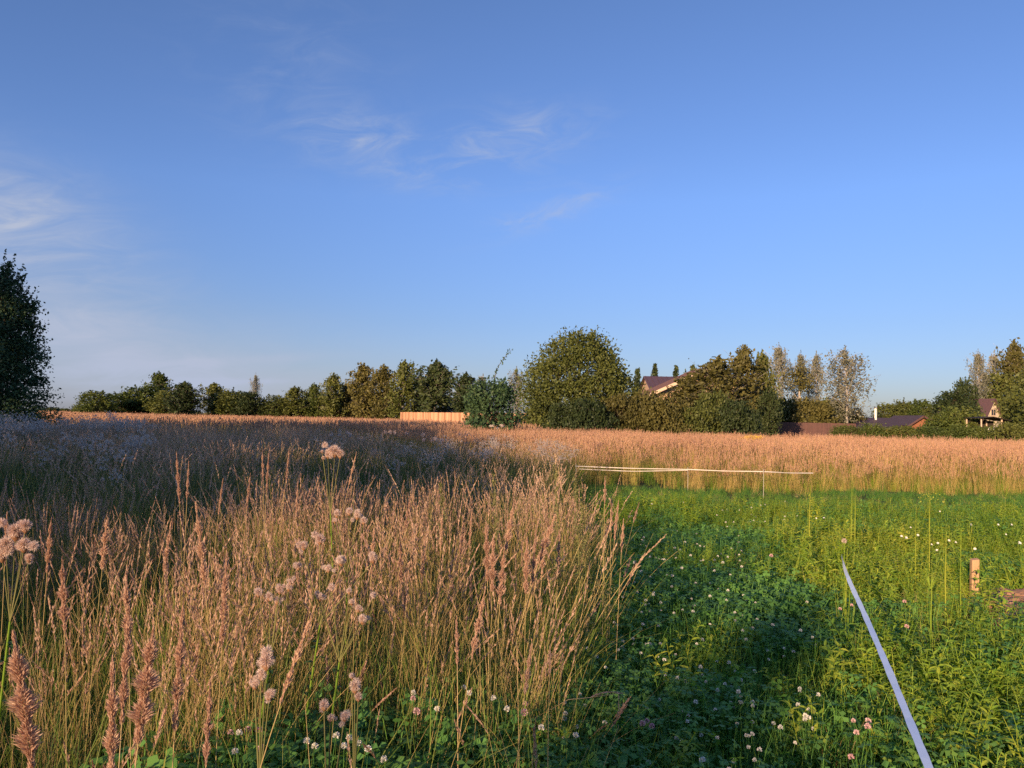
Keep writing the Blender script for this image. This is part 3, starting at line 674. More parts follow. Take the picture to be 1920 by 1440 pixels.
# built 10 units tall and about 6 wide, scaled per tree
proto('round_green', lambda s: crown_round(10, 3.2, .6, 150, 42, 1.25, .46, 300+s, 'leaf_green', shoots=44, wood='bark'), 3)
proto('round_olive', lambda s: crown_round(10, 3.2, .4, 150, 42, 1.25, .46, 310+s, 'leaf_olive', shoots=44), 3)
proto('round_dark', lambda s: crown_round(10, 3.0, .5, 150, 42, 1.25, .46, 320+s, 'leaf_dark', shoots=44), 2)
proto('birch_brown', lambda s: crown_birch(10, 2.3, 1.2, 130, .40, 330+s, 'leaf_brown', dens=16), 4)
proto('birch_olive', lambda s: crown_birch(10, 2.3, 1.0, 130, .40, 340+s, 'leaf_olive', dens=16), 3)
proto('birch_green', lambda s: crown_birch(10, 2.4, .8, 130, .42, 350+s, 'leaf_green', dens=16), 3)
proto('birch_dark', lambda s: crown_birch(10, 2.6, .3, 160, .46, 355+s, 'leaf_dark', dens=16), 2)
proto('birch_silver', lambda s: crown_birch(10, 2.4, 1.2, 105, .24, 360+s, 'leaf_silver', strand=.24, dens=18), 4)
proto('spruce', lambda s: crown_spruce(10, 2.2, .5, 370+s, 'leaf_dark', .55, droop=.2), 3)
proto('shrub_olive', lambda s: crown_round(10, 7, .2, 190, 40, 2.1, .72, 380+s, 'leaf_olive', prof=shrubprof, stems=4, shoots=56, trunk_r=.12), 3)
proto('shrub_brown', lambda s: crown_round(10, 7, .2, 190, 40, 2.1, .72, 390+s, 'leaf_brown', prof=shrubprof, stems=4, shoots=56, trunk_r=.12), 3)
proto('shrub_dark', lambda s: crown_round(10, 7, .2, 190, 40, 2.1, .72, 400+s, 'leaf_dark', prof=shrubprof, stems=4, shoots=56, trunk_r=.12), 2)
proto('shrub_green', lambda s: crown_round(10, 7, .2, 190, 40, 2.1, .72, 410+s, 'leaf_green', prof=shrubprof, stems=4, shoots=56, trunk_r=.12), 2)
GL = 'trees along the far side of the left field'
WID = {'round': 6.4, 'birch': 5.0, 'spruce': 4.4, 'shrub': 14.0}
cnt = {}
TREE_ARGS = []
def tree(kind, px, top, w, d, name, label, cat='tree', group=None, base=0.0):
    i = cnt.get(kind, 0); cnt[kind] = i+1
    tw, cr = TV[kind][i % len(TV[kind])]
    p = P(px, top, d); H = (p.z-base)*(1.05 if kind.startswith('birch') else 1.0)
    wd = w/F*d*(1.12 if group == GL else 1.0); sx = wd/WID[kind.split('_')[0]]
    r = empty(name, (p.x, d, base), RNG.uniform(0, 6.28), (sx, sx, H/10))
    tag(r, label, cat, group)
    link('trunk', tw, r); link('crown', cr, r)
    return r

tree('round_green', 180, 733, 56, 105, 'bushy_tree', 'low round green tree at the left end of the tree line, standing apart', 'tree', GL)
tree('round_green', 226, 738, 62, 112, 'bushy_tree', 'low round tree just right of the lone leftmost tree of the tree line', 'tree', GL)
tree('round_green', 262, 726, 66, 114, 'bushy_tree', 'round yellowish green tree left of the pointed tree in the left clump', 'tree', GL)
tree('birch_green', 300, 700, 52, 116, 'pointed_tree', 'tallest pointed tree of the left clump', 'tree', GL)
tree('round_olive', 318, 733, 60, 108, 'bushy_tree', 'olive round tree in front of the tallest pointed tree of the left clump', 'tree', GL)
tree('birch_dark', 347, 718, 58, 104, 'pointed_tree', 'dark pointed tree at the right end of the left clump, before the gap', 'tree', GL)
tree('birch_olive', 403, 720, 56, 110, 'pointed_tree', 'pointed olive tree first right of the gap in the left tree line', 'tree', GL)
tree('round_olive', 436, 732, 62, 108, 'bushy_tree', 'round olive tree left of the slim birch top', 'tree', GL)
tree('round_dark', 466, 736, 58, 107, 'bushy_tree', 'dark round tree in front of the slim birch', 'tree', GL)
tree('birch_silver', 480, 703, 24, 114, 'birch_tree', 'slim birch with a thin top poking above dark round trees', 'tree', GL)
tree('round_olive', 515, 741, 50, 108, 'bushy_tree', 'lowest round olive tree in the middle of the left tree line', 'tree', GL)
tree('birch_olive', 552, 727, 56, 108, 'birch_tree', 'broad olive birch right of the lowest round tree', 'tree', GL)
tree('birch_green', 589, 721, 44, 109, 'birch_tree', 'small pointed green birch between two broader olive birches', 'tree', GL)
tree('birch_olive', 625, 704, 52, 108, 'birch_tree', 'pointed olive birch at the left foot of the tall brown birches', 'tree', GL)
tree('birch_brown', 652, 722, 46, 110, 'birch_tree', 'low brown birch squeezed left of the broad reddish brown birch', 'tree', GL)
tree('birch_brown', 682, 686, 66, 104, 'birch_tree', 'broad reddish brown birch with a pale trunk, left of the others', 'tree', GL)
tree('birch_brown', 719, 688, 56, 103, 'birch_tree', 'brown birch with a pale crooked trunk between two broader birches', 'tree', GL)
tree('birch_olive', 757, 680, 62, 102, 'birch_tree', 'tall olive birch with a white trunk left above the orange fence end', 'tree', GL)
tree('birch_brown', 786, 705, 40, 106, 'birch_tree', 'lower airy birch behind the orange fence, right of the tall olive birch', 'tree', GL)
tree('birch_dark', 818, 680, 74, 98, 'birch_tree', 'dark broad tree rising behind the middle of the orange fence', 'tree', GL)
tree('birch_dark', 873, 702, 52, 92, 'birch_tree', 'dark pointed tree behind the right end of the orange fence', 'tree', GL)
tree('birch_silver', 905, 706, 46, 96, 'birch_tree', 'thin silvery birch behind the bush with the long shoot', 'tree', GL)
tree('birch_silver', 970, 692, 46, 80, 'silver_tree', 'pale silvery tree showing at the left flank of the great round tree', 'tree')
for k, (px, top, w) in enumerate([(98, 764, 30), (122, 766, 26), (146, 762, 22)]):
    tree('shrub_olive', px, top, w, 230, 'distant_bush', ['leftmost tiny distant bush on the horizon beyond the yellow strip', 'middle tiny distant bush on the horizon beyond the yellow strip', 'tiny distant bush touching the lone round tree on the horizon'][k], 'bush')
for k, (px, top, w, kd) in enumerate([(205, 756, 60, 'shrub_green'), (245, 752, 70, 'shrub_olive'), (290, 748, 70, 'shrub_green'), (330, 758, 60, 'shrub_dark'), (420, 752, 70, 'shrub_olive'), (455, 758, 60, 'shrub_brown'), (500, 757, 60, 'shrub_olive'), (535, 754, 60, 'shrub_green'),
        (572, 750, 60, 'shrub_olive'), (608, 748, 60, 'shrub_brown'), (640, 742, 60, 'shrub_olive'), (668, 738, 56, 'shrub_brown'), (700, 735, 60, 'shrub_dark'), (738, 735, 56, 'shrub_brown'), (845, 748, 60, 'shrub_dark')]):
    tree(kd, px, top, w, 118, 'shrub', ['shrub at the foot of the lone round tree', 'shrub filling in behind the second round tree at the far left', 'shrub under the tallest pointed tree of the left clump', 'dark shrub under the dark pointed tree before the gap', 'shrub at the right side of the gap in the tree line', 'brown shrub left of the slim birch foot', 'shrub left of the lowest round tree', 'green shrub right of the lowest round tree',
        'shrub between broad olive birch and small green birch', 'brown shrub right of the small green birch', 'shrub at the left foot of the tall brown birches', 'brown shrub beneath the broad reddish brown birch', 'dark shrub between the two left brown birches', 'brown shrub left of the orange fence end', 'dark shrub behind the right half of the orange fence'][k], 'shrub')
# the great round tree
tw, cr = crown_round(7.9, 4.2, .3, 480, 74, .95, .21, 500, 'leaf_olive', shoots=60, lump=.11, inner=.62, trunk_r=.2,
                     prof=lambda t: np.interp(t, [0, .12, .35, .6, .8, .93, 1], [.80, .98, 1.0, .84, .58, .36, .12]))
p = P(1086, 622, 54); r = tag(empty('great_tree', (p.x, 54, 0), 1.1, (1, 1, p.z/7.9)), 'great round green and olive tree, largest on the skyline', 'tree'); link('trunk', tw, r); link('crown', cr, r)
p = P(1972, 668, 70); r = tag(empty('great_tree', (p.x, 70, 0), 2.6, (.98, .98, p.z/7.9)), 'big round olive tree cut by the right edge', 'tree'); link('trunk', tw, r); link('crown', cr, r)
for px, top, w, d, kd, nm, lb in [
    (1196, 688, 46, 95, 'spruce', 'spruce_tree', 'small pointed spruce showing right of the great round tree'),
    (1228, 679, 46, 118, 'spruce', 'spruce_tree', 'pointed spruce top directly above the left end of the purple roof'),
    (1268, 682, 42, 118, 'spruce', 'spruce_tree', 'second small spruce top above the purple roof'),
    (1300, 690, 40, 110, 'birch_green', 'birch_tree', 'low airy tree behind the roof peak'),
    (1342, 674, 120, 66, 'birch_brown', 'birch_tree', 'brown green tree covering the gable of the timber house'),
    (1290, 706, 104, 64, 'birch_brown', 'birch_tree', 'thin young brown tree with gaps in front of the pale house wall'),
    (1392, 655, 90, 70, 'birch_brown', 'birch_tree', 'tallest brown green tree right of the timber house'),
    (1430, 664, 60, 72, 'birch_olive', 'birch_tree', 'olive tree right behind the tallest brown tree'),
    (1463, 650, 66, 90, 'birch_silver', 'birch_tree', 'tall thin silvery birch next to the brown trees'),
    (1502, 664, 56, 92, 'birch_silver', 'birch_tree', 'silvery birch behind the pine with the bare trunk'),
    (1531, 666, 58, 92, 'birch_silver', 'birch_tree', 'silvery birch left of the widest weeping birch'),
    (1588, 655, 104, 84, 'birch_silver', 'weeping_birch', 'widest weeping birch, at the right end of the silvery birches'),
    (1440, 733, 46, 68, 'round_dark', 'bushy_tree', 'nearly black round tree above the left end of the brown metal fence'),
    (1663, 757, 56, 112, 'round_olive', 'bushy_tree', 'olive tree behind the chimney of the low house'),
    (1694, 752, 56, 114, 'round_olive', 'bushy_tree', 'olive tree behind the middle of the low dark roof'),
    (1726, 750, 52, 112, 'round_green', 'bushy_tree', 'green tree behind the gable of the low house'),
    (1752, 762, 50, 108, 'round_olive', 'bushy_tree', 'low olive tree right of the low house'),
    (1783, 735, 70, 82, 'round_dark', 'pine_tree', 'dark spreading pine left of the spruce on the right'),
    (1810, 712, 50, 84, 'round_dark', 'bushy_tree', 'dark tree under the tall spruce on the right'),
    (1836, 662, 52, 100, 'birch_silver', 'ragged_tree', 'tall thin ragged tree near the right edge'),
    (1868, 664, 60, 112, 'birch_silver', 'birch_tree', 'thin birch between the ragged spruce and the big round tree at the right edge'),
    (1905, 646, 70, 104, 'birch_brown', 'birch_tree', 'birch top rising behind the big round tree at the right edge'),
    (1868, 702, 90, 104, 'round_olive', 'bushy_tree', 'olive tree above the pale gable at the right edge'),
    (1982, 690, 120, 60, 'round_olive', 'bushy_tree', 'olive tree beyond the right edge of the picture'),
]: tree(kd, px, top, w, d, nm, lb)
# pine with a bare trunk among the birches
rng = np.random.default_rng(77); G = Geo(); W = Geo(); W.tube([(0, 0, -.1), (.05, 0, 3), (.15, 0, 6.2)], [.10, .08, .05], 6)
cc = [np.array([rng.normal(0, .85), rng.normal(0, .6), rng.normal(5.6, .55)])+rng.normal(0, .28, (45, 3)) for _ in range(24)]
leaves(G, np.concatenate(cc), .26, rng); p = P(1497, 698, 89); r = tag(empty('pine_tree', (p.x, 89, 0), 0, (1.2, 1.2, p.z/6.6)), 'small pine with a bare pale trunk and round crown among silvery birches', 'tree'); link('trunk', W.mesh('trunk', [M['birch_bark']], True), r); link('crown', G.mesh('crown', [M['leaf_brown']]), r)
for px, top, w, d, kd, lb in [
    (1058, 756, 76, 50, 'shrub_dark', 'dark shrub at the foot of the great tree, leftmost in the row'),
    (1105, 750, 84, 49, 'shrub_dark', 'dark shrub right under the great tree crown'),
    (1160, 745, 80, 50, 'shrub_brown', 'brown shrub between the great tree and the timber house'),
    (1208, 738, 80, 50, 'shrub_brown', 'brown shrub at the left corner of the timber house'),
    (1250, 748, 92, 49, 'shrub_brown', 'lower brown shrub in front of the pale house wall'),
    (1300, 764, 82, 49, 'shrub_olive', 'olive shrub below the middle of the house'),
    (1338, 738, 74, 51, 'shrub_olive', 'taller yellow green shrub in front of the house gable'),
    (1378, 752, 76, 50, 'shrub_dark', 'dark shrub in front of the right half of the house'),
    (1408, 770, 40, 50, 'shrub_dark', 'small dark shrub at the left end of the brown metal fence'),
    (1020, 742, 60, 55, 'shrub_olive', 'olive shrub low at the left side of the great tree'),
    (1470, 748, 70, 86, 'shrub_olive', 'olive shrub behind the brown metal fence, leftmost'),
    (1518, 752, 90, 84, 'shrub_brown', 'brown shrub behind the middle of the brown metal fence'),
    (1560, 750, 66, 87, 'shrub_olive', 'olive shrub under the weeping birch'),
    (1600, 768, 50, 88, 'shrub_brown', 'brown shrub between the weeping birch and the low roof'),
    (1792, 768, 100, 66, 'shrub_green', 'wide rounded green willow bush right of the low house'),
    (1765, 785, 70, 68, 'shrub_green', 'low green bush at the right corner of the low house'),
    (1585, 799, 60, 56, 'shrub_olive', 'low hedge bush in front of the fence end, leftmost of its row'),
    (1635, 797, 64, 56, 'shrub_green', 'low green hedge bush under the left half of the low roof'),
    (1690, 799, 66, 56, 'shrub_olive', 'low olive hedge bush under the ridge of the low roof'),
    (1742, 801, 66, 56, 'shrub_green', 'low green hedge bush below the small gable'),
    (1795, 799, 66, 54, 'shrub_green', 'low green bush at the front foot of the willow bush'),
    (1845, 801, 60, 54, 'shrub_green', 'low light green bush in front of the dark shelter'),
    (1900, 795, 80, 52, 'shrub_olive', 'low olive bush at the foot of the big tree at the right edge'),
]: tree(kd, px, top, w, d, 'shrub', lb, 'shrub')
# bush with one long arching shoot
tw, cr = crown_round(3.4, 1.35, .1, 200, 40, .5, .17, 521, 'leaf_night', prof=shrubprof, stems=5, shoots=20, trunk_r=.05)
p = P(925, 712, 36); r = tag(empty('tall_bush', (p.x, 36, 0), .4, (1, 1, p.z/3.4)), 'dark green bush with one long leafy shoot arching up to the right', 'bush'); link('trunk', tw, r); link('crown', cr, r)
G = Geo(); W = Geo(); rng = np.random.default_rng(5); A = P(925, 730, 36); B = P(960, 655, 36); pts = [Vector((0, 0, 0))]
inv = r.matrix_basis.inverted() if False else (Matrix.Translation(r.location) @ Euler(r.rotation_euler).to_matrix().to_4x4() @ Matrix.Diagonal((*r.scale, 1))).inverted()
pts = []
for u in np.linspace(0, 1, 12):
    q = A.lerp(B, float(u)); q.x -= .22*math.sin(u*math.pi)*(1) ; q.z += .10*math.sin(u*math.pi); pts.append(np.array(inv @ q))
W.tube(pts, np.linspace(.02, .006, 12), 4); c = []
for u in np.linspace(.05, 1, 60):
    i = min(int(u*11), 10); q = pts[i]+(pts[i+1]-pts[i])*(u*11-i); c.append(q+rng.normal(0, .055, 3))
leaves(G, np.array(c), .15, rng); sh = link('shoot', W.mesh('shoot', [M['twig']], True), r); link('leaf_cluster', G.mesh('leaf_cluster', [M['leaf_night']]), sh)['kind'] = 'stuff'
# big dark tree at the left edge
tw, cr = crown_round(7.8, 1.6, .1, 560, 80, .55, .12, 540, 'leaf_night', shoots=90, lump=.13, inner=.3, stems=3, trunk_r=.14,
                     prof=lambda t: np.interp(t, [0, .1, .3, .55, .75, .9, 1], [.75, .95, 1.0, .86, .60, .34, .1]))
p = P(10, 490, 28); r = tag(empty('left_tree', (p.x-.1, 28, 0), 2.0, (1, 1, p.z/7.8)), 'tall dark blue green tree cut by the left edge', 'tree'); r.name = 'leafy_tree'; link('trunk', tw, r); link('crown', cr, r)
tw, cr = crown_round(2.6, 1.4, .1, 60, 40, .6, .10, 541, 'leaf_night', prof=shrubprof, stems=3, shoots=16, trunk_r=.04)
p = P(52, 752, 27); r = tag(empty('bush', (p.x, 27, 0), 0, (1, 1, p.z/2.6)), 'dark bush at the foot of the tall dark tree on the left edge', 'bush'); link('trunk', tw, r); link('crown', cr, r)

# unseen trees behind the camera, shaped to cast shade over path and left field
def back_tree(u, hw, z0, z1, label, nclus=70, v=30.0, leafmat='leaf_dark', n=36, tr=None):
    tr = .05 if z0 > 1 else None
    x = -D2[0]*v+D2[1]*u; y = -D2[1]*v-D2[0]*u
    tw, cr = crown_round(z1, hw, z0, nclus, n, min(hw*.30, .7), .45, int(600+u*7), leafmat, shoots=0, inner=.1, trunk_r=tr, prof=lambda t: np.interp(t, [0, .15, .6, .85, 1], [.8, 1, 1, .9, .6]))
    r = tag(empty('shade_caster_tree', (x, y, 0)), label, 'tree', 'unseen trees behind the viewer, shaped to shade the meadow'); link('trunk', tw, r); link('crown', cr, r)
BACK = 'unseen broadleaf tree behind the viewer, shaped to shade the meadow'
SIGMA = [(-.92, .42, .2, 7.4, 60), (-6.1, 1.4, .2, 8.9, 140), (-9.0, 2.0, .2, 9.9, 190), (-12.6, 2.3, .2, 10.8, 220), (-16.6, 2.7, .2, 11.9, 260), (-21.2, 3.1, .2, 13.2, 300), (-26.4, 3.4, .2, 15.2, 360), (-32.2, 3.7, .2, 18.6, 460)]  # the first, slim one is added only to deepen the shade on the path
for u, hw, z0, z1, nc in SIGMA: back_tree(u, hw, z0, z1, BACK, nc)

# ------------------------------------------------------------------ fences and houses
def plank_fence(name, a, b, z0, z1, pitch, bw, mat, label, rail=True, cat='fence'):
    A = Vector((a[0], a[1], 0)); B = Vector((b[0], b[1], 0)); L = (B-A).length; rz = math.atan2(B.y-A.y, B.x-A.x)
    r = tag(empty(name, A, rz), label, cat); G = Geo(); n = int(L/pitch)
    for i in range(n):
        h = z1+RNG.uniform(-.015, .015); G.box((i*pitch, -.011, z0), (i*pitch+bw, .011, h), 0, tint=RNG.uniform(0, 1))
    o = link('boards', G.mesh('boards', [mat]), r); o['kind'] = 'stuff'
    rl = Geo().box((0, .013, z0+.35), (L, .053, z0+.43), 0)
    link('rail', rl.mesh('rail', [mat]), r); link('rail', r.children[-1].data if False else rl.mesh('rail', [mat]), r, (0, 0, z1-z0-.75))
    pm = Geo().box((-.04, .055, -.1), (.04, .135, z1-.1), 0).mesh('post', [mat])
    for k in range(int(L/2.5)+1): link('post', pm, r, (k*2.5, 0, 0))
    return r
a = P(751, 773, 88); b = P(990, 779, 64)
plank_fence('board_fence', (a.x, 88), (b.x, 64), .15, 2.05, .115, .108, M['fence_wood'], 'new orange board fence glowing in the sun below the birches')
a = P(1408, 795, 78); b = P(1606, 799, 76)
plank_fence('metal_sheet_fence', (a.x, 78), (b.x, 76), .05, 1.78, .16, .152, M['fence_brown'], 'long red brown sheet fence behind the golden grass')

def window(parent, x, z, w, h, y, fw=.08, bars=1):
    G = Geo()
    G.box((x-w/2-fw, y-.05, z-fw), (x+w/2+fw, y, z)); G.box((x-w/2-fw, y-.05, z+h), (x+w/2+fw, y, z+h+fw))
    G.box((x-w/2-fw, y-.05, z), (x-w/2, y, z+h)); G.box((x+w/2, y-.05, z), (x+w/2+fw, y, z+h))
    if bars: G.box((x-.02, y-.045, z), (x+.02, y-.012, z+h))
    f = link('window', G.mesh('window', [M['trim']]), parent)
    link('pane', Geo().box((x-w/2, y-.03, z), (x+w/2, y-.022, z+h)).mesh('pane', [M['glass']]), f)
def gable_wall(G, x0, x1, ze, zp, y0, y1, step=.2, mat=0):
    """log wall with a gable: one course above another, each a little proud of the joint"""
    xc = (x0+x1)/2; z = 0
    while z < zp-.05:
        if z < ze: a, b = x0, x1
        else:
            f = (z+step*.5-ze)/(zp-ze); a, b = x0+(xc-x0)*f, x1-(x1-xc)*f
        G.box((a, y0, z), (b, y1, min(z+step-.02, zp)), mat); G.box((a+.02, y0+.03, z+step-.02), (b-.02, y1-.03, z+step), mat); z += step
def slope(G, xa, za, xb, zb, y0, y1, th, mat=0):
    """sloping roof slab between (xa,za) and (xb,zb), from y0 to y1"""
    n = np.array([-(zb-za), xb-xa]); n = n/np.linalg.norm(n)*th
    if n[1] < 0: n = -n
    G.prism([(xa, za), (xb, zb), (xb+n[0], zb+n[1]), (xa+n[0], za+n[1])], y0, y1, mat)
def seams(G, xa, za, xb, zb, y0, y1, th, pitch=.6, mat=0):
    n = np.array([-(zb-za), xb-xa]); n = n/np.linalg.norm(n)
    if n[1] < 0: n = -n
    y = y0+.2
    while y < y1:
        o = n*(th+.001); slope(G, xa+o[0], za+o[1], xb+o[0], zb+o[1], y, y+.04, .035, mat); y += pitch
# timber house
HP = P(1333, 688, 76)
house = tag(empty('timber_house', (HP.x, 76, 0), R(0)), 'two storey pale timber house with a purple brown roof half hidden by trees', 'house')
zp = HP.z; half = 6.4; ze = P(1216, 741, 76).z
G = Geo(); gable_wall(G, -half+.6, half-.6, ze+.15, zp-.15, 0, .2, .22); link('front_wall', G.mesh('wall', [M['log']]), house)
G = Geo(); G.box((-half+.6, .2, 0), (-half+.8, 9, ze+.2)); G.box((half-.8, .2, 0), (half-.6, 9, ze+.2)); G.box((-half+.8, 8.8, 0), (half-.8, 9, ze+.2)); link('side_wall', G.mesh('side_wall', [M['log']]), house)
G = Geo(); slope(G, -half, ze, 0, zp, -.9, 9.3, .12); slope(G, half, ze, 0, zp, -.9, 9.3, .12); seams(G, -half, ze, 0, zp, -.85, 9.2, .12); seams(G, half, ze, 0, zp, -.85, 9.2, .12)
rf = link('roof', G.mesh('roof', [M['roof_metal']]), house)
G = Geo(); slope(G, -half-.02, ze-.2, 0, zp-.2, -.96, -.903, .30); slope(G, half+.02, ze-.2, 0, zp-.2, -.96, -.903, .30); link('bargeboard', G.mesh('bargeboard', [M['trim']]), rf)
# the cross wing behind, its roof slope facing the viewer
zr = P(1250, 706, 90).z; G = Geo()
yy = [9.5, 13.5]
sl = np.array([[-4.4, 8.2, zr-2.4], [6.2, 8.2, zr-2.4], [6.2, 14, zr], [-4.4, 14, zr]], float)
up = np.array([0, 0, .12]); G.quads([sl, sl[::-1]-up, [sl[0]-up, sl[0], sl[3], sl[3]-up], [sl[0]-up, sl[1]-up, sl[1], sl[0]], [sl[1]-up, sl[2]-up, sl[2], sl[1]]])
bk = sl.copy(); bk[:2, 1] = 19.8; G.quads([bk[::-1], bk-up])
for k in range(17):
    x = -4.2+k*.63; G.quads([[(x, 8.2, zr-2.36), (x+.05, 8.2, zr-2.36), (x+.05, 14, zr+.04), (x, 14, zr+.04)], [(x, 8.2, zr-2.4), (x, 8.2, zr-2.36), (x, 14, zr+.04), (x, 14, zr)]])
link('wing_roof', G.mesh('wing_roof', [M['roof_metal']]), house)
G = Geo(); G.box((5.6, 9.1, 0), (5.8, 18, zr-2.3)); link('wing_wall', G.mesh('wing_wall', [M['log']]), house)
G = Geo(); G.box((-4.2, 9.4, 0), (-4.0, 18, zr-2.3)); G.quads([[(-4.1, 9.1, zr-2.3), (-4.1, 18.5, zr-2.3), (-4.1, 14, zr-.1), (-4.1, 13.9, zr-.1)]]); link('wing_wall', G.mesh('wing_wall', [M['log']]), house)
for x, z, w, h in [(-2.6, 2.6, 1.0, 1.1), (0, 2.9, 1.1, 1.3), (2.6, 2.6, 1.0, 1.1), (-3.8, .8, 1.2, 1.2), (-1.3, .8, 1.2, 1.2), (1.4, .8, 1.2, 1.2), (3.9, .8, 1.2, 1.2)]: window(house, x, z, w, h, -.003)
# small shed roof and beam right of the house
q = P(1418, 776, 70); sh = tag(empty('carport', (q.x, 70, 0)), 'small open shed with a pale sloping roof edge right of the timber house', 'shed')
G = Geo(); slope(G, -.6, q.z+.22, 1.1, q.z-.16, 0, 2.6, .1); slope(G, -.62, q.z+.02, 1.12, q.z-.38, -.05, -.003, .36); link('roof', G.mesh('roof', [M['trim']]), sh)
pm = Geo().box((-.06, .1, -.1), (.06, .22, q.z-.05)).mesh('post', [M['trim']])
for x, y in ((-.4, 0), (.85, 0), (-.4, 2.2), (.85, 2.2)): link('post', pm, sh, (x, y, 0), scale=(1, 1, 1 if x < 0 else .9))
# low house
c = P(1728, 781, 84); zg = P(1728, 780, 84).z; zE = P(1756, 800, 84).z
low = tag(empty('low_house', (c.x, 84, 0), R(0)), 'low dark roofed house with a red brown timber gable and thin chimney', 'house')
hw = 1.75; zlow = min(zE, zg-1.0)
G = Geo(); gable_wall(G, -hw+.25, hw-.25, zlow+.05, zg-.1, 0, .15, .16); link('gable_wall', G.mesh('gable_wall', [M['log_red']]), low)
G = Geo(); slope(G, -hw, zlow, 0, zg, -.5, 6, .09); slope(G, hw, zlow, 0, zg, -.5, 6, .09); rf = link('roof', G.mesh('roof', [M['roof_low']]), low)
G = Geo(); slope(G, -hw-.02, zlow-.14, 0, zg-.14, -.55, -.503, .2); slope(G, hw+.02, zlow-.14, 0, zg-.14, -.55, -.503, .2); link('bargeboard', G.mesh('bargeboard', [M['roof_metal']]), rf)
G = Geo(); zl = P(1660, 783, 86).z; xl = P(1602, 795, 84).x-c.x
q = np.array([[xl, -.2, zl-1.25], [-.9, -.2, zl-1.25], [-.2, 4.2, zl], [xl+2.2, 4.2, zl]], float); up = np.array([0, 0, .1])
G.quads([q, q[::-1]-up, [q[0]-up, q[1]-up, q[1], q[0]], [q[0], q[3], q[3]-up, q[0]-up]])
bk = q.copy(); bk[0, 1] = bk[1, 1] = 8.6; G.quads([bk[::-1], bk-up, [q[0], bk[0], bk[3], q[3]]]); link('side_roof', G.mesh('side_roof', [M['roof_low']]), low)
G = Geo(); G.box((xl+.4, .2, 0), (-1.6, .35, zl-1.3)); G.box((xl+.4, .35, 0), (xl+.55, 8, zl-1.3)); G.box((-1.5, .15, 0), (-1.35, 5.8, zlow+.05)); G.box((1.35, .15, 0), (1.5, 5.8, zlow+.05)); link('side_wall', G.mesh('side_wall', [M['log_red']]), low)
window(low, 0, .55, .9, .6, -.003, .07)
ch = P(1637, 764, 88); G = Geo(); th = np.linspace(0, 1, 2)
G.tube([(0, 0, zl-1.0), (0, 0, ch.z-.12)], .14, 10); link('chimney', G.mesh('chimney', [M['trim_white']]), low, (ch.x-c.x, 3.4, 0))
G = Geo(); G.tube([(0, 0, ch.z-.12), (0, 0, ch.z-.02), (0, 0, ch.z+.08)], [.2, .2, .01], 10); link('chimney_cap', G.mesh('chimney_cap', [M['metal']]), low, (ch.x-c.x, 3.4, 0))
# pale house at the right edge with steep gable
c = P(1862, 745, 92); zg = P(1855, 748, 92).z
ph_ = tag(empty('pale_house', (c.x, 92, 0), R(24)), 'pale yellow house with a steep gable peeping between trees near the right edge', 'house')
G = Geo(); gable_wall(G, -1.9, 1.9, zg-2.9, zg-.1, 0, .2, .4); link('gable_wall', G.mesh('gable_wall', [M['brick_pale']]), ph_)
G = Geo(); slope(G, -2.2, zg-3.2, 0, zg, -.3, 7, .1); slope(G, 2.2, zg-3.2, 0, zg, -.3, 7, .1); link('roof', G.mesh('roof', [M['roof_metal']]), ph_)
G = Geo(); G.box((-1.9, .2, 0), (-1.7, 6.8, zg-2.9)); G.box((1.7, .2, 0), (1.9, 6.8, zg-2.9)); link('side_wall', G.mesh('side_wall', [M['brick_pale']]), ph_)
window(ph_, 0, zg-2.0, .8, .7, -.003)
# dark shelter with white sacks
c = P(1862, 803, 62); z1 = P(1858, 782, 62).z; sh = tag(empty('dark_shelter', (c.x, 62, 0)), 'dark low shelter with a flat roof near the right edge', 'shed')
G = Geo(); slope(G, -1.1, z1-.12, 0, z1, -.1, 2.2, .05); slope(G, 1.5, z1-.3, 0, z1, -.1, 2.2, .05); link('roof', G.mesh('roof', [M['dark_void']]), sh)
pm = Geo().box((-.04, 0, -.1), (.04, .08, z1-.2)).mesh('post', [M['trim']])
for x in (-.95, .75): link('post', pm, sh, (x, 0, 0)); link('post', pm, sh, (x, 2.0, 0))
G = Geo(); G.box((-1, 2.1, 0), (1.4, 2.16, z1-.3)); link('back_panel', G.mesh('back_panel', [M['dark_void']]), sh)
cb = P(1858, 806, 61).z
ct = tag(empty('low_counter', (c.x, 61.2, 0)), 'dark low counter in front of the shelter', 'table'); G = Geo().box((-1, -.2, cb-.12), (1.3, .35, cb-.02)); link('table_top', G.mesh('table_top', [M['dark_void']]), ct)
lg = Geo().box((-.04, -.1, -.1), (.04, 0, cb-.12)).mesh('leg', [M['dark_void']])
for x in (-.9, 1.2): link('leg', lg, ct, (x, 0, 0)); link('leg', lg, ct, (x, .3, 0))
for k, px in enumerate((1856, 1866, 1877)):
    q = P(px, 803, 61); G = Geo(); pr = [(0, .0), (.17, .02), (.2, .10), (.17, .19), (.06, .23), (.0, .24)]
    G.tube([(0, 0, z) for _, z in pr], [max(r_, .002) for r_, _ in pr], 8)
    s = link('white_bundle', G.mesh('white_bundle', [M['trim_white']], True), None, (q.x, 61.2, cb-.02), (0, 0, k), (1, .7, .95-.12*k)); tag(s, ['leftmost white bundle glowing under the dark shelter', 'middle white bundle glowing under the dark shelter', 'rightmost white bundle under the dark shelter'][k], 'bundle')

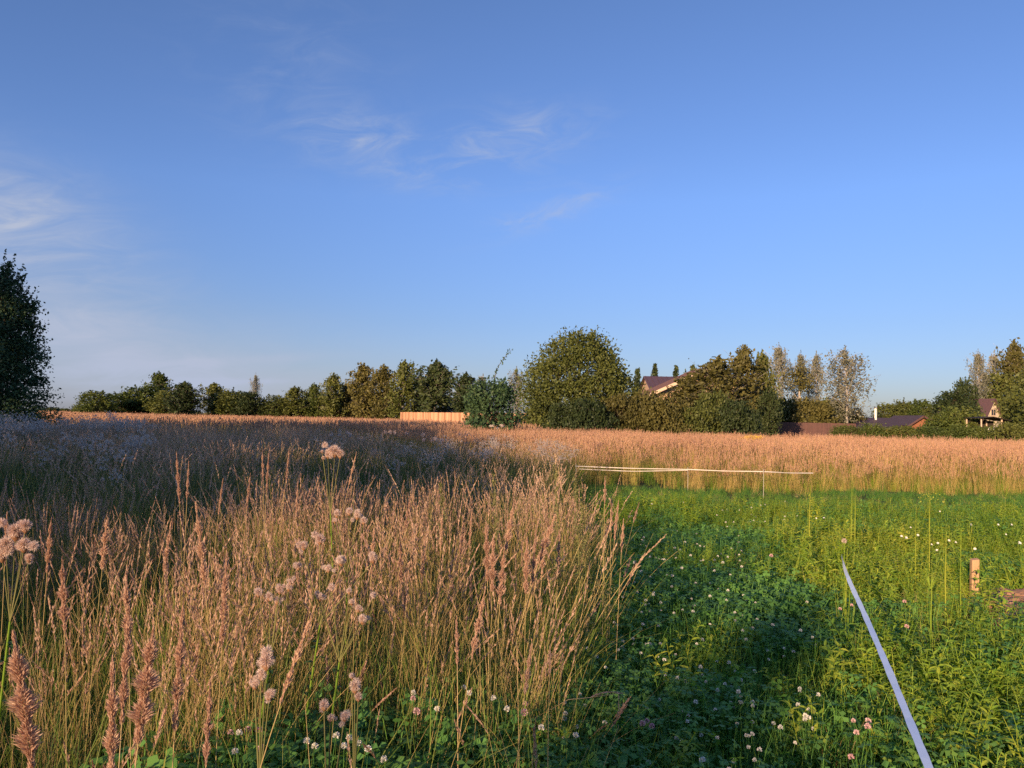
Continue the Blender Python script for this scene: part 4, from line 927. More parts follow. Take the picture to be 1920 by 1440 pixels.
# ------------------------------------------------------------------ tape, stake, soil
def tape_mesh(pts, width, twist, n=60):
    """flat tape along a smooth curve; twist gives the roll of the band at each control point"""
    pts = np.array([tuple(p) for p in pts]); tk = np.linspace(0, 1, len(pts)); t = np.linspace(0, 1, n)
    C = np.stack([np.interp(t, tk, pts[:, i]) for i in range(3)], -1)
    for _ in range(12): C[1:-1] = (C[:-2]+2*C[1:-1]+C[2:])/4
    ro = np.interp(t, tk, twist); G = Geo(); d = np.gradient(C, axis=0); d = unit(d)
    s = unit(np.cross(d, (0, 0, 1.0))); u = np.cross(s, d)
    ro = ro+.10*np.sin(t*21)+.07*np.sin(t*53+1); jit = 1+.06*np.sin(t*90)+.05*np.sin(t*37)
    w = (s*np.cos(ro)[:, None]+u*np.sin(ro)[:, None])*(width*.5*jit)[:, None]
    nrm = np.cross(w, d); nrm = unit(nrm)*.0004
    for o in (nrm, -nrm): G.quads(np.stack([C[:-1]-w[:-1]+o[:-1], C[:-1]+w[:-1]+o[:-1], C[1:]+w[1:]+o[1:], C[1:]-w[1:]+o[1:]], 1))
    return G
K = [PG(a_, b_, .55) for a_, b_ in ((1742, 1440), (1705, 1350), (1669, 1262), (1640, 1195), (1616, 1140))]
ctl = [K[0]*2-K[1]]+K+[P(1596, 1098, K[4].y+.45), P(1583, 1066, K[4].y+.8), P(1578, 1042, K[4].y+.95)]
G = tape_mesh(ctl, .026, [.1, .1, .1, .15, .2, .35, .7, 1.2, 1.5])
tp = tag(empty('barrier_tape', (0, 0, 0)), 'pale blue white tape stretched over the grass from the lower right corner', 'tape'); link('tape_band', G.mesh('tape_band', [M['tape']], True), tp)
# far tape on thin poles
posts = [(1080, 874, 17.6), (1290, 880, 17.0), (1432, 884, 16.0), (1525, 887, 16.4)]
pp = [P(*a) for a in posts]
ft = tag(empty('far_tape', (0, 0, 0)), 'pinkish white tape stretched low before the golden grass', 'tape')
ctl = []
for a, b in zip(pp[:-1], pp[1:]):
    for u in (0, .5): q = a.lerp(b, u); q.z -= .015*math.sin(u*math.pi); ctl.append(q)
ctl.append(pp[-1])
link('tape_band', tape_mesh(ctl, .020, [1.3]*len(ctl), 80).mesh('tape_band', [M['tape_far']], True), ft)
ctl = [pp[0]+Vector((.05, -.3, -.045)), pp[0].lerp(pp[1], .5)+Vector((0, -.2, -.07)), pp[1]+Vector((0, 0, -.02))]
link('tape_band', tape_mesh(ctl, .016, [1.3]*3, 40).mesh('tape_band', [M['tape_far']], True), ft)
for q, lb in zip(pp[:3], ['thin pole at the left end of the far tape', 'thin pale pole holding the far tape where its two bands meet', 'thin pale pole standing clear in the mown strip under the far tape']):
    G = Geo(); G.tube([(0, 0, -.2), (.005, 0, q.z*.6), (.0, 0, q.z+.05)], .006, 6); G2 = Geo(); G2.box((-.01, -.01, q.z-.02), (.01, .01, q.z+.015))
    r = tag(empty('thin_pole', (q.x, q.y+.02, 0)), lb, 'pole', 'poles of the far tape'); link('rod', G.mesh('rod', [M['pole']], True), r); link('clip', G2.mesh('clip', [M['pole']]), r)
# wooden stake
s0 = PG(1826, 1142, .05); sx, sy = s0.x, s0.y; top = P(1826, 1050, sy).z
import bmesh
bm = bmesh.new(); bmesh.ops.create_cube(bm, size=1)
for v in bm.verts: v.co = Vector((v.co.x*.056, v.co.y*.05, (v.co.z+.5)*(top+.3)-.3))
for v in bm.verts:
    if v.co.z > 0: v.co.z += .012*(v.co.x > 0)+.006*(v.co.y > 0)
bmesh.ops.bevel(bm, geom=bm.edges, offset=.0025, segments=1, affect='EDGES')
me = bpy.data.meshes.new('wooden_stake'); bm.to_mesh(me); bm.free(); me.materials.append(M['stake'])
tag(link('wooden_stake', me, None, (sx, sy, 0), (R(.5), R(1.0), R(-12))), 'square pale wooden stake standing in weeds beside bare soil', 'stake')
# bare soil with clods
rng = np.random.default_rng(3); n = 46; xs = np.linspace(-1.35, 1.35, n); V = []
for a in xs:
    for b in xs:
        r_ = math.hypot(a, b); h = .22*max(0, 1-r_/1.3)**.6+.05*mnoise.noise(Vector((a*3, b*3, 1)))+.035*mnoise.noise(Vector((a*9, b*9, 4)))
        V.append((a, b*.7, h-.09 if r_ > 1.2 else h))
idx = np.arange(n*n).reshape(n, n); Fq = np.stack([idx[:-1, :-1], idx[1:, :-1], idx[1:, 1:], idx[:-1, 1:]], -1).reshape(-1, 4)
me = bpy.data.meshes.new('bare_soil'); me.from_pydata(V, [], Fq.tolist()); me.materials.append(M['soil'])
tag(link('bare_soil', me, None, (SOIL[0], SOIL[1], .0)), kind='structure')
G = Geo()
for k in range(150):
    a = rng.uniform(0, 6.28); r_ = rng.uniform(0, 1.05); s = rng.uniform(.015, .05); c = np.array([math.cos(a)*r_, math.sin(a)*r_*.7, .22*max(0, 1-r_/1.3)**.6+s*.2])
    G.tube([c+(0, 0, -s), c+(rng.normal(0, s*.2), 0, -s*.3), c+(0, rng.normal(0, s*.2), s*.4), c+(0, 0, s*.6)], [s*.5, s*rng.uniform(.8, 1.1), s*.7, .002], 5)
tag(link('soil_clods', G.mesh('soil_clods', [M['soil']]), None, (SOIL[0], SOIL[1], 0)), 'loose crumbs of dry brown soil', 'soil', kind='stuff')

# ------------------------------------------------------------------ single plants
def gzf(x, y): return float(gz(x, y))*max(0, 1-math.hypot(x, y)/60)
# reed grass stalks that stand out in the foreground: (px of tip, py of tip, distance, plume px length, plume radius, lean to the right)
STALKS = [(335, 850, 4.6, .30, .016, -.06), (352, 868, 4.4, .22, .010, 0), (371, 945, 3.0, .32, .022, -.10), (430, 1040, 2.5, .30, .016, .02), (1040, 968, 3.5, .22, .026, .22), (962, 952, 3.5, .20, .022, .10),
          (1005, 992, 3.4, .26, .011, .03), (988, 1012, 3.3, .24, .020, 0), (912, 985, 3.5, .26, .022, -.03), (925, 1010, 3.4, .24, .024, 0), (945, 1035, 3.2, .22, .022, .04), (1022, 1000, 3.6, .2, .018, .04), (1050, 1000, 3.6, .2, .014, .02),
          (1134, 896, 4.3, .16, .010, 0), (1160, 942, 4.3, .22, .012, .06), (1146, 932, 4.4, .2, .010, 0), (1168, 975, 4.2, .18, .012, .03), (592, 1140, 1.8, .23, .011, .22), (910, 1104, 2.8, .26, .016, .12), (855, 1165, 2.7, .16, .010, -.03),
          (996, 1212, 2.5, .16, .012, .08), (1031, 1212, 2.5, .10, .007, 0), (238, 1078, 2.15, .26, .018, -.05), (232, 1150, 2.0, .3, .016, 0), (278, 1190, 1.75, .26, .034, .05), (200, 1245, 1.75, .3, .020, -.04), (345, 1130, 2.0, .34, .017, .02),
          (388, 1290, 1.85, .2, .012, 0), (120, 1050, 2.4, .22, .020, -.05), (205, 975, 2.9, .18, .020, .05), (32, 1190, 1.7, .3, .034, -.12), (322, 978, 3.1, .2, .013, .08), (700, 990, 3.6, .22, .016, .02), (752, 1010, 3.5, .22, .016, -.03),
          (798, 1005, 3.6, .22, .016, .04), (560, 905, 4.5, .2, .010, .02), (505, 852, 4.9, .24, .012, .02), (470, 890, 4.6, .2, .012, .05), (490, 846, 5.0, .2, .010, -.05), (540, 846, 5.0, .2, .012, .05), (418, 900, 4.4, .2, .010, .06),
          (668, 850, 5.0, .24, .010, .14), (830, 960, 4.0, .2, .012, .02), (870, 975, 4.0, .22, .012, .06), (885, 960, 4.2, .2, .012, .04), (770, 930, 4.4, .2, .012, .10), (100, 975, 3.0, .2, .016, .03), (15, 965, 3.1, .2, .015, 0)]
ORD = ['leftmost', 'second from left', 'third from left', 'fourth from left', 'fifth from left', 'sixth from left', 'seventh from left', 'eighth from left', 'ninth from left', 'tenth from left', 'eleventh from left', 'twelfth from left', 'thirteenth from left', 'fourteenth from left', 'fifteenth from left',
       'sixteenth from left', 'seventeenth from left', 'eighteenth from left', 'nineteenth from left', 'twentieth from left', 'twenty first from left', 'twenty second from left', 'twenty third from left', 'twenty fourth from left', 'twenty fifth from left']
def ordinals(items):
    """items: (px, object); where several share a label, each gets its place in the row from the left"""
    by = {}
    for px, o in items: by.setdefault(o['label'], []).append((px, o))
    for lb, g in by.items():
        if len(g) < 2: continue
        for k, (px, o) in enumerate(sorted(g, key=lambda t: t[0])): o['label'] = lb+', '+ORD[min(k, 24)]
ROW = []
GST = 'plumed reed grass stalks in the left foreground'
def stalk_label(px, py, k, r_):
    if (px, py) == (592, 1140): return 'single orange grass plume leaning right over the dark pocket at the bottom'
    if (px, py) == (335, 850): return 'tallest pale plume at the left end of the sunlit grass bank'
    if (px, py) == (278, 1190): return 'fattest pinkish plume low in the left foreground'
    if (px, py) == (1040, 968): return 'plume leaning furthest right in the pink group at the middle'
    if (px, py) == (1134, 896): return 'lone thin plume rising highest at the right end of the tall grass'
    if (px, py) == (345, 1130): return 'long rough textured plume running down to the bottom edge left of centre'
    if (px, py) == (32, 1190): return 'broad pinkish plume cut by the left edge'
    if px > 1130: return 'thin plume at the right end of the tall grass'
    if 890 < px < 1060 and py < 1100: return 'dense pinkish plume in the group near the middle'
    if py > 1040: return 'close brown plume low in the left foreground'
    return 'sunlit reed grass plume atop the left grass bank'
for k, (px, py, d, pl, pr, ln) in enumerate(STALKS):
    tip = P(px, py, d); H = tip.z; rng = np.random.default_rng(900+k)
    x0 = tip.x-ln*H; y0 = d; zb = gzf(x0, y0)
    ux = rng.uniform(-.03, .03)
    t = np.linspace(0, 1, 12); C = np.stack([ln*H*t**1.6, ux*t**2, (H-zb)*t], -1)
    S = Geo(); S.tube(C-np.array([0, 0, .02])*(1-t)[:, None], np.linspace(.0024, .0010, 12), 4, tint=rng.uniform(.3, .9))
    G = Geo(); plume(G, C, 1-pl/H, int(1500*pl/.25*(pr/.015)**.7), pr*1.35, .013, .0015, 0, rng, tbase=rng.uniform(.35, .65))
    B = Geo(); ph = rng.uniform(0, 6.28)
    blades(B, 2, .35*H, .7*H, .007, .01, .3, .7, 0, 6, .2, .8, rng)
    r = tag(empty('reed_grass_stalk', (x0, y0, zb)), stalk_label(px, py, k, pr), 'grass stalk', GST); ROW.append((px, r))
    link('stem', S.mesh('stem', [M['straw']], True), r); link('plume', G.mesh('plume', [M['plume']]), r); link('blade', B.mesh('blade', [M['blade']]), r)
ordinals(ROW)
# dry broken stalk arching over the clover, bottom middle
A = P(1005, 1345, 2.6); B_ = P(1105, 1308, 2.6); C_ = P(1160, 1300, 2.6); D_ = P(1160, 1335, 2.6); r = tag(empty('bent_grass_stalk', (A.x, A.y, 0)), 'dry bent grass stalk arching right over the clover at the bottom centre', 'grass stalk')
o_ = Vector((A.x, A.y, 0)); pts = [np.array(v-o_) for v in (Vector((A.x-.03, A.y, 0)), A, A.lerp(B_, .6)+Vector((0, 0, .02)), B_, C_, D_)]
S = Geo(); S.tube(pts, [.0025, .002, .0018, .0016, .0013, .001], 4, tint=.8); link('stem', S.mesh('stem', [M['straw']], True), r)
G = Geo(); Cx = np.array([np.array(B_-o_)*(1-u)+np.array(C_-o_)*u+np.array([0, 0, .01*math.sin(u*3)]) for u in np.linspace(0, 1, 6)]+[np.array(D_-o_)]); plume(G, Cx, .0, 160, .010, .018, .0018, 0, np.random.default_rng(4), tbase=.7); link('plume', G.mesh('plume', [M['gold_plume']]), r)
# mugwort spires
for k, (px, py, d, lb) in enumerate([(1040, 868, 4.6, 'tall yellow green mugwort spire leaning left at the right end of the tall grass'), (1078, 898, 4.5, 'yellow green mugwort spire just right of the leaning one'), (1090, 900, 4.6, 'right hand twin of the two close mugwort spires'), (925, 888, 4.2, 'single narrow mugwort spire above the pink plumes'), (826, 905, 4.4, 'feathery grey green mugwort left of the pink plumes'), (1125, 960, 4.4, 'short mugwort between the spires and the thin plumes')]):
    tip = P(px, py, d); rng = np.random.default_rng(40+k); H = tip.z; r = tag(empty('mugwort', (tip.x+.05, d, 0)), lb, 'weed'); G = Geo(); S = Geo()
    C = np.stack([np.linspace(0, -.05, 10)*np.linspace(0, 1, 10), np.zeros(10), np.linspace(0, H, 10)], -1); S.tube(C, np.linspace(.005, .0012, 10), 4)
    for j in range(34):
        t = rng.uniform(.35, 1); a = rng.uniform(0, 6.28); p0 = np.array([-.05*t*t, 0, H*t]); L = .20*(1.04-t)**.8*(1 if px != 925 else .5); d_ = unit(np.array([math.cos(a)*.45, math.sin(a)*.45, 1]))
        n = 26; u = rng.uniform(.1, 1, n); c = p0+np.outer(u*L, d_)
        leaves(G, c+rng.normal(0, .004, (n, 3)), .013, rng, asp=.45)
    for j in range(26):
        t = rng.uniform(.05, .6); a = rng.uniform(0, 6.28)
        lance_leaf(G, np.array([[-.05*t*t, 0, H*t]]), unit(np.array([[math.cos(a), math.sin(a), .5]])), np.array([.08]), np.array([.018]), 0, np.array([.4]), rng)
    link('stem', S.mesh('stem', [M['mugwort']], True), r); link('leaf_spray', G.mesh('leaf_spray', [M['mugwort']]), r)
# thistles gone to seed
def thistle(name, base, heads, label, seed, mat='fluff'):
    rng = np.random.default_rng(seed); bx, by = base; r = tag(empty(name, (bx, by, 0)), label, 'thistle', 'thistles gone to seed'); S = Geo(); o_ = Vector((bx, by, 0))
    hs = [h[0] for h in heads]; top = sum(hs, Vector())/len(hs); fork = Vector(((top.x*.8+bx*.2), top.y*.8+by*.2, top.z*.72))
    S.tube([(0, 0, -.02), tuple((fork-o_)*.5), tuple(fork-o_)], [.006, .005, .004], 5, 0, .4); L = Geo()
    for k in range(14):
        t = rng.uniform(.1, 1); a = rng.uniform(0, 6.28); p0 = np.array(fork-o_)*t
        lance_leaf(L, p0[None], unit(np.array([[math.cos(a), math.sin(a), .35]])), np.array([.12*(1.2-t)]), np.array([.022]), 0, np.array([rng.uniform(.1, .6)]), rng)
    link('stem', S.mesh('stem', [M['weed_leaf'], M['bract']], True), r); link('foliage', L.mesh('leaf', [M['dark_weed']]), r)
    for h, rad in heads:
        q = np.array(h-o_); T = Geo(); T.tube([np.array(fork-o_), (np.array(fork-o_)+q)/2+(0, 0, -.01), q-(0, 0, rad*.5)], [.0028, .002, .0016], 4)
        b = link('branch', T.mesh('branch', [M['mugwort']], True), r)
        Gc = Geo(); Gc.tube([(0, 0, -rad*.75), (0, 0, -rad*.45), (0, 0, -rad*.1)], [rad*.08, rad*.32, rad*.22], 7)
        hd = link('seed_head', Gc.mesh('bract_cup', [M['bract']], True), r, tuple(q))
        Gf = Geo(); rad *= .66; nn = int(700*min(1.5, rad/.022))
        fuzz(Gf, (0, 0, 0), rad*.8, nn//2, rad*.035, 0, rng); fuzz(Gf, (0, 0, 0), rad, nn, rad*.014, 0, rng)
        fuzz(Gf, rng.normal(0, rad*.45, 3), rad*.8, nn//2, rad*.018, 0, rng)
        fuzz(Gf, rng.normal(0, rad*.7, 3), rad*.6, nn//3, rad*.020, 0, rng)
        link('fluff', Gf.mesh('fluff', [M[mat]]), hd)
def H_(px, py, d, r_): return (P(px, py, d), r_*d/F)
thistle('thistle', (-.60, 1.88), [H_(500, 1238, 1.8, 26), H_(490, 1262, 1.8, 18), H_(478, 1282, 1.8, 15), H_(505, 1302, 1.8, 17)], 'thistle with the largest white fluff tuft, in the dark pocket bottom left of centre', 1)
thistle('thistle', (-.42, 1.75), [H_(608, 1320, 1.7, 17), H_(646, 1342, 1.7, 17), H_(620, 1345, 1.72, 12)], 'thistle with two round pinkish fluffs close to the bottom edge', 2)
thistle('thistle', (-.36, 1.95), [H_(666, 1285, 1.85, 20), H_(672, 1305, 1.85, 14), H_(660, 1266, 1.85, 10)], 'thistle with one ragged fluff on a reddish stem right of the low round fluffs', 3)
thistle('thistle', (-.72, 3.0), [H_(655, 1107, 2.8, 10), H_(700, 1115, 2.8, 11), H_(660, 1128, 2.8, 10), H_(672, 1140, 2.8, 11), H_(600, 1118, 2.8, 13), H_(622, 1100, 2.8, 12), H_(680, 1160, 2.8, 15), H_(595, 1112, 2.8, 9)], 'thistle with small round white balls in the middle of the sunlit grass', 4)
thistle('thistle', (-1.0, 3.0), [H_(485, 1110, 2.8, 14), H_(505, 1118, 2.8, 13), H_(525, 1105, 2.8, 13), H_(542, 1100, 2.8, 12), H_(520, 1125, 2.82, 12), H_(545, 1090, 2.8, 10)], 'row of tan fluffs left of the small round white balls', 5)
thistle('thistle', (-.85, 3.1), [H_(570, 1022, 3.0, 14), H_(600, 1010, 3.0, 16), H_(560, 1060, 3.0, 12), H_(640, 1050, 3.0, 16), H_(700, 1045, 3.0, 15), H_(616, 1065, 3.0, 12)], 'broad thistle with many brownish fluffs in the centre of the grass bank', 6)
thistle('thistle', (-.8, 3.8), [H_(632, 962, 3.6, 12), H_(655, 958, 3.6, 12), H_(670, 965, 3.6, 13), H_(682, 975, 3.6, 12), H_(628, 975, 3.6, 9)], 'thistle with a flat row of pinkish fluffs in the upper grass bank', 7)
thistle('thistle', (-1.05, 4.7), [H_(628, 845, 4.6, 18), H_(615, 852, 4.6, 11), H_(638, 850, 4.6, 14), H_(606, 858, 4.6, 6), H_(604, 846, 4.6, 5)], 'thistle with a pink fluff tuft standing above the sunlit grass', 8)
thistle('thistle', (-1.95, 2.9), [H_(30, 995, 2.8, 26), H_(48, 985, 2.8, 20), H_(12, 1020, 2.8, 26), H_(45, 1020, 2.8, 22), H_(55, 1045, 2.8, 14), H_(5, 1040, 2.8, 20)], 'thistle with a mass of pinkish fluff at the left edge', 9)
# clover flower heads: shared meshes, each flower an object
def flower_meshes(mat, seed, r_=.011, n=70, stemh=.2):
    rng = np.random.default_rng(seed); G = Geo()
    d = unit(rng.normal(0, 1, (n, 3))); d[:, 2] = np.where(d[:, 2] < -.6, -d[:, 2], d[:, 2]); w = unit(np.cross(d, rng.normal(0, 1, (n, 3))))
    G.rhomb(d*r_*.25, d*(r_*rng.uniform(.85, 1.12, n))[:, None]+np.array([0, 0, r_*.12]), w*r_*.2, 0, rng.uniform(0, 1, n), mid=.75)
    S = Geo(); S.tube([(rng.normal(0, .02), rng.normal(0, .02), -stemh), (rng.normal(0, .006), 0, -stemh*.5), (0, 0, -r_*.3)], [.0013, .0012, .001], 3)
    return G.mesh('blossom', [M[mat]]), S.mesh('stem', [M['clover_leaf']])
FW = [flower_meshes('white_flower', 50+i) for i in range(5)]; FP = [flower_meshes('pink_flower', 60+i, .0135, 90, .3) for i in range(4)]
def flower(kind, x, y, z, s, label, group, name):
    r = tag(empty(name, (x, y, z), RNG.uniform(0, 6.28), s), label, 'flower', group); a, b = random.choice(kind); link('blossom', a, r); link('stem', b, r); r.rotation_euler.x = RNG.normal(0, .15)
n = 0
centres = [(1330, 1300, 70), (1300, 1110, 90), (1400, 1170, 80), (1230, 1150, 60), (1290, 1010, 60), (1200, 1290, 90), (1340, 1050, 70), (1450, 1320, 60), (1400, 1400, 80), (1240, 1030, 50), (1420, 960, 40), (1040, 1330, 70), (1180, 930, 60), (1330, 1190, 100)]
while n < 235:
    px, py, s = random.choice(centres); px = random.gauss(px, s); py = random.gauss(py, s*.6)
    if not (955 < px < 1560 and 905 < py < 1445): continue
    z = random.uniform(.20, .30); q = PG(px, py, z)
    if q.x < xL(q.y)-.25 or q.y > 13: continue
    flower(FW, q.x, q.y, z+gzf(q.x, q.y), random.uniform(.7, 1.1)*(1.0 if q.y < 6 else 1.15), 'small white clover blossom in the shaded green path', 'white clover blossoms on the path', 'white_clover'); n += 1
PK = [(781, 1335, 'deep pink clover blossom left of centre at the bottom, on the dark grass', 1.5), (775, 1310, 'smaller pink clover blossom just above the deep pink one', 1.1), (983, 1337, 'pink clover blossom under the bent dry stalk', 1.4), (985, 1320, 'paler clover blossom touching the pink one under the bent stalk', 1.0),
      (1628, 1352, 'upper pale pink clover blossom of the pair left of the tape', 1.2), (1627, 1363, 'lower pale pink clover blossom of the pair left of the tape', 1.3), (1600, 1352, 'small pink clover blossom left of the pale pair', .9), (1606, 1374, 'pink clover blossom below the small one, left of the tape', 1.1), (1596, 1420, 'pink clover blossom lowest, left of the tape near the bottom edge', 1.1),
      (1700, 1175, 'pink clover blossom right of the tape', 1.3), (1446, 1042, 'pink clover blossom on a tall stem in the sunlit grass above the path', 1.6), (1696, 1128, 'pale pink blossom beside a light leaf right of the tape', 1.2), (1575, 1142, 'pale clover blossom just left of the tape', 1.1), (1597, 1135, 'pale clover blossom touching the tape on its left', 1.0),
      (1205, 1357, 'leftmost of three pinkish clover blossoms low on the path', 1.2), (1222, 1362, 'rightmost of three pinkish clover blossoms low on the path', 1.1), (1213, 1352, 'middle of three pinkish clover blossoms low on the path', 1.0), (433, 1374, 'pink clover head in the dark pocket, leftmost of its row', 1.1), (485, 1370, 'pink clover head right in the row of the dark pocket', 1.2), (490, 1404, 'orange pink clover head lowest in the dark pocket', 1.2), (465, 1368, 'pale clover head in the middle of the dark pocket row', 1.1)]
for px, py, lb, s in PK:
    z = .34 if px > 1100 else .42; d = PG(px, py, z); flower(FP, d.x, d.y, z, s*.8, lb, 'pink clover blossoms', 'pink_clover')
for px, py in [(448, 1375), (590, 1400), (630, 1380), (655, 1385), (690, 1405), (672, 1395), (575, 1390), (720, 1425), (645, 1400), (775, 1300), (820, 1330), (870, 1290), (925, 1310), (1015, 1365), (950, 1330), (440, 1410), (880, 1300), (1080, 1380)]:
    z = random.uniform(.36, .46); d = PG(px, py, z); flower(FW, d.x, d.y, z, 1.15, 'dull white clover head among the dark grass at the bottom left', 'white clover heads at the foot of the tall grass', 'white_clover')
# bindweed funnels right
BR = []
def funnel():
    G = Geo(); th = np.arange(10)*2*np.pi/10; rs = [(.002, 0), (.004, .012), (.012, .024), (.020, .028)]
    for (r0, z0), (r1, z1) in zip(rs[:-1], rs[1:]):
        A = np.stack([np.cos(th)*r0, np.sin(th)*r0, np.full(10, z0)], -1); B = np.stack([np.cos(th)*r1, np.sin(th)*r1, np.full(10, z1)], -1)
        G.quads(np.stack([A, np.roll(A, -1, 0), np.roll(B, -1, 0), B], 1))
    return G.mesh('funnel', [M['white_flower']], True)
FU = funnel(); st = Geo(); st.tube([(0, .01, -.18), (0, 0, 0)], [.0012, .001], 3); ST = st.mesh('stem', [M['weed_leaf']])
BW = [(1909, 1020, 1.5), (1828, 1031, 1.1), (1820, 985, 1.1), (1758, 1020, 1.0), (1720, 1005, 1.1), (1697, 1010, 1.3), (1778, 1015, 1.1), (1790, 1018, 1.0), (1870, 985, 1.1), (1895, 985, 1.1), (1757, 1033, .9), (1706, 990, .9), (1690, 1007, 1.1), (1745, 1022, .9), (1885, 1003, .8), (1762, 960, .9), (1530, 973, .9), (1545, 972, .9)]
for k, (px, py, s) in enumerate(BW):
    z = .36; d = PG(px, py, z); s *= .62
    r = tag(empty('bindweed_flower', (d.x, d.y, z), RNG.uniform(-.6, .6), s), 'largest white funnel flower at the right edge above the stake' if k == 0 else ('white funnel flower directly above the wooden stake' if k == 1 else 'small white funnel flower in the sunlit weeds'), 'flower', 'white bindweed flowers in the sunlit weeds'); r.rotation_euler.x = R(50)
    link('funnel', FU, r); link('stem', ST, r); BR.append((px, r))
ordinals(BR)
# dandelion clock by the end of the tape
q = P(1583, 1014, 5.5); r = tag(empty('dandelion_clock', (q.x, q.y, q.z)), 'round dandelion clock just beyond the far end of the blue white tape', 'flower'); G = Geo(); fuzz(G, (0, 0, 0), .024, 260, .0006, 0, np.random.default_rng(8)); link('seed_ball', G.mesh('seed_ball', [M['fluff']]), r)
S = Geo(); S.tube([(0, 0, -q.z), (0, 0, 0)], .0022, 5); link('stem', S.mesh('stem', [M['weed_leaf']]), r)
# tall weed stems in the sunlit right part
for k, (px, py, d, lb) in enumerate([(1518, 905, 8.6, 'tall leafy green weed above the sunlit patch, left of its taller neighbour'), (1596, 896, 8.6, 'tallest leafy green weed above the far end of the tape'), (1603, 925, 8.2, 'bare pale weed stem leaning beside the tallest weed'), (1772, 990, 5.9, 'thick upright weed stem left of the stake'), (1800, 990, 5.8, 'thin upright weed stem right of the thick one, by the stake'), (1742, 925, 7.2, 'tall thin weed with buds behind the bindweed'), (1716, 945, 7.0, 'slender branching weed left of the budded one'), (1745, 1060, 4.9, 'short weed with a burst of dry yellow stalks left of the stake'), (1586, 1022, 5.25, 'bunch of yellow stalks where the blue white tape ends')]):
    tip = P(px, py, d); rng = np.random.default_rng(70+k); G = Geo(); H = tip.z
    leafy_stem(G, H, 24, (.10 if k < 2 else .075), (.03 if k < 2 else .016), 0, rng, upw=.6, lean=.03, taper=.75, sag=.6, t_low=.3)
    if k == 8: blades(G, 16, H*.6, H, .006, .035, .12, .1, 0, 4, .9, 1, rng)
    if k == 7: blades(G, 26, .10, .16, .003, .004, .7, .5, 0, 2, .9, 1, rng); G.q[-1] += np.array([0, 0, H-.12]); G.q[-2] += np.array([0, 0, H-.12])
    if k == 5: leaves(G, np.array([[rng.normal(0, .08), rng.normal(0, .06), H-abs(rng.normal(0, .06))] for _ in range(60)]), .016, rng, tint=np.full(60, .95))
    S = Geo(); S.tube([(0, 0, -.05), (.0, 0, H*.5), (.01, 0, H*.97)], [.005, .004, .0015], 5, tint=.9)
    r = tag(empty('tall_weed', (tip.x, d, 0)), lb, 'weed', 'tall weeds in the sunlit right part'); link('stem', S.mesh('stem', [M['weed_leaf']], True), r); link('foliage', G.mesh('leaf', [M['weed_leaf']]), r)
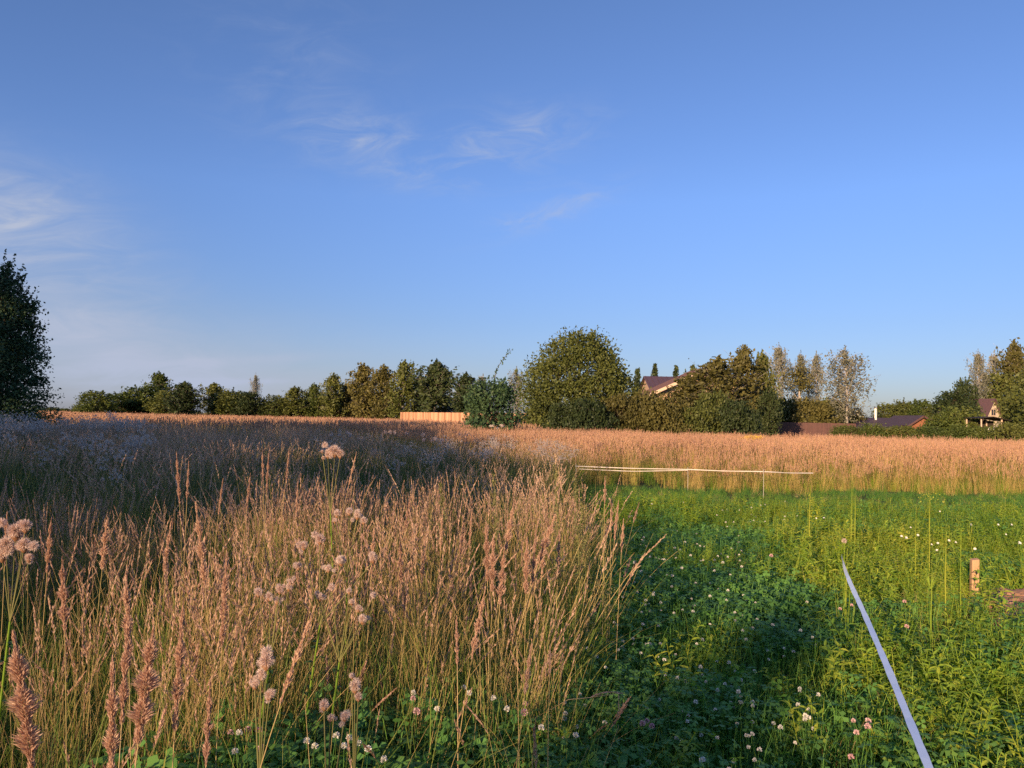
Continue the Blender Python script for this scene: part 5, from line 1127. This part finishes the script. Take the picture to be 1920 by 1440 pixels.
# broad leaved docks right
for k, (px, py, lb) in enumerate([(1880, 1215, 'broad leaved plant with two bright round leaves below the stake'), (1830, 1170, 'broad leaved plant with a folded yellow leaf below the stake'), (1730, 1335, 'broad leaved plant with a long yellow leaf right of the tape'), (1905, 1330, 'bright yellow green broad leaved plant at the right edge'), (1660, 1240, 'dark broad leaved plant close to the tape'), (1850, 1345, 'broad leaved plant with upright yellow leaves in the lower right'), (1620, 990, 'light green broad leaved plant right of the dandelion clock'), (1760, 1420, 'small broad leaved plant at the bottom edge right of the tape'), (1560, 1440, 'dark broad leaved plant at the bottom edge left of the tape'), (1660, 1080, 'upright lobed leaf plant between tape and stake')]):
    q = PG(px, py, .22); rng = np.random.default_rng(80+k); n = 13; ph = rng.uniform(0, 6.28, n); G = Geo(); d = unit(np.stack([np.cos(ph), np.sin(ph), rng.uniform(.7, 2.2, n)], -1))
    lance_leaf(G, np.zeros((n, 3)), d, rng.uniform(.16, .30, n), rng.uniform(.045, .075, n), 0, rng.uniform(.5, 1.0, n) if k not in (4, 8) else rng.uniform(.1, .4, n), rng, .5)
    S = Geo(); S.tube([(0, 0, -.05), (0, 0, .16)], [.008, .004], 5)
    r = tag(empty('broad_leaved_plant', (q.x, q.y, gzf(q.x, q.y)+.03)), lb, 'plant', 'broad leaved plants right of the path'); link('foliage', G.mesh('leaf', [M['weed_leaf']]), r); link('stem', S.mesh('stem', [M['weed_leaf']]), r)
# goldenrod patch in the golden grass
for k, (px, py) in enumerate([(1396, 822), (1404, 818), (1412, 823), (1422, 819), (1387, 826), (1409, 828)]):
    q = P(px, py, 31+k*.3); rng = np.random.default_rng(90+k); G = Geo(); S = Geo(); H = q.z; cc = []
    for j in range(5):
        a = rng.uniform(0, 6.28); o_ = np.array([math.cos(a)*.12, math.sin(a)*.12, 0]); S.tube([(0, 0, 0), o_+(0, 0, H-.1)], [.006, .003], 4)
        cc.append(o_+(0, 0, H-.06)+rng.normal(0, 1, (40, 3))*(.08, .08, .05))
    leaves(G, np.concatenate(cc), .05, rng, asp=.8)
    r = tag(empty('goldenrod', (q.x, q.y, 0)), 'yellow goldenrod plant in the small patch above the golden grass', 'flower', 'yellow goldenrod patch'); link('stem', S.mesh('stem', [M['weed_leaf']]), r); link('blossom', G.mesh('blossom', [M['yellow']]), r)
# tall pale clumps standing out behind the golden grass
for k, (px, py, d) in enumerate([(742, 800, 15.5), (640, 800, 15.8), (935, 792, 22), (803, 812, 15)]):
    q = P(px, py, d); rng = np.random.default_rng(95+k); G = Geo()
    for j in range(5):
        C = leafy_stem(G, q.z*rng.uniform(.9, 1), 14, .09, .02, 0, rng, rng.normal(0, .06, 2), upw=.9)
        fuzz(G, C[-1]-np.array([0, 0, .03]), .05, 40, .006, 1, rng)
    r = tag(empty('seeding_weed', (q.x, d, 0)), ['tall pale yellow seeding weed rising from the dark field left of centre', 'tall grey seeding weed left of the pale yellow one in the dark field', 'seeding weed with pink tufts at the edge of the golden grass', 'short pale seeding weed right of the pale yellow one'][k], 'weed'); link('stem_and_tuft', G.mesh('stem_and_tuft', [M['mugwort'], M['fluff']]), r)
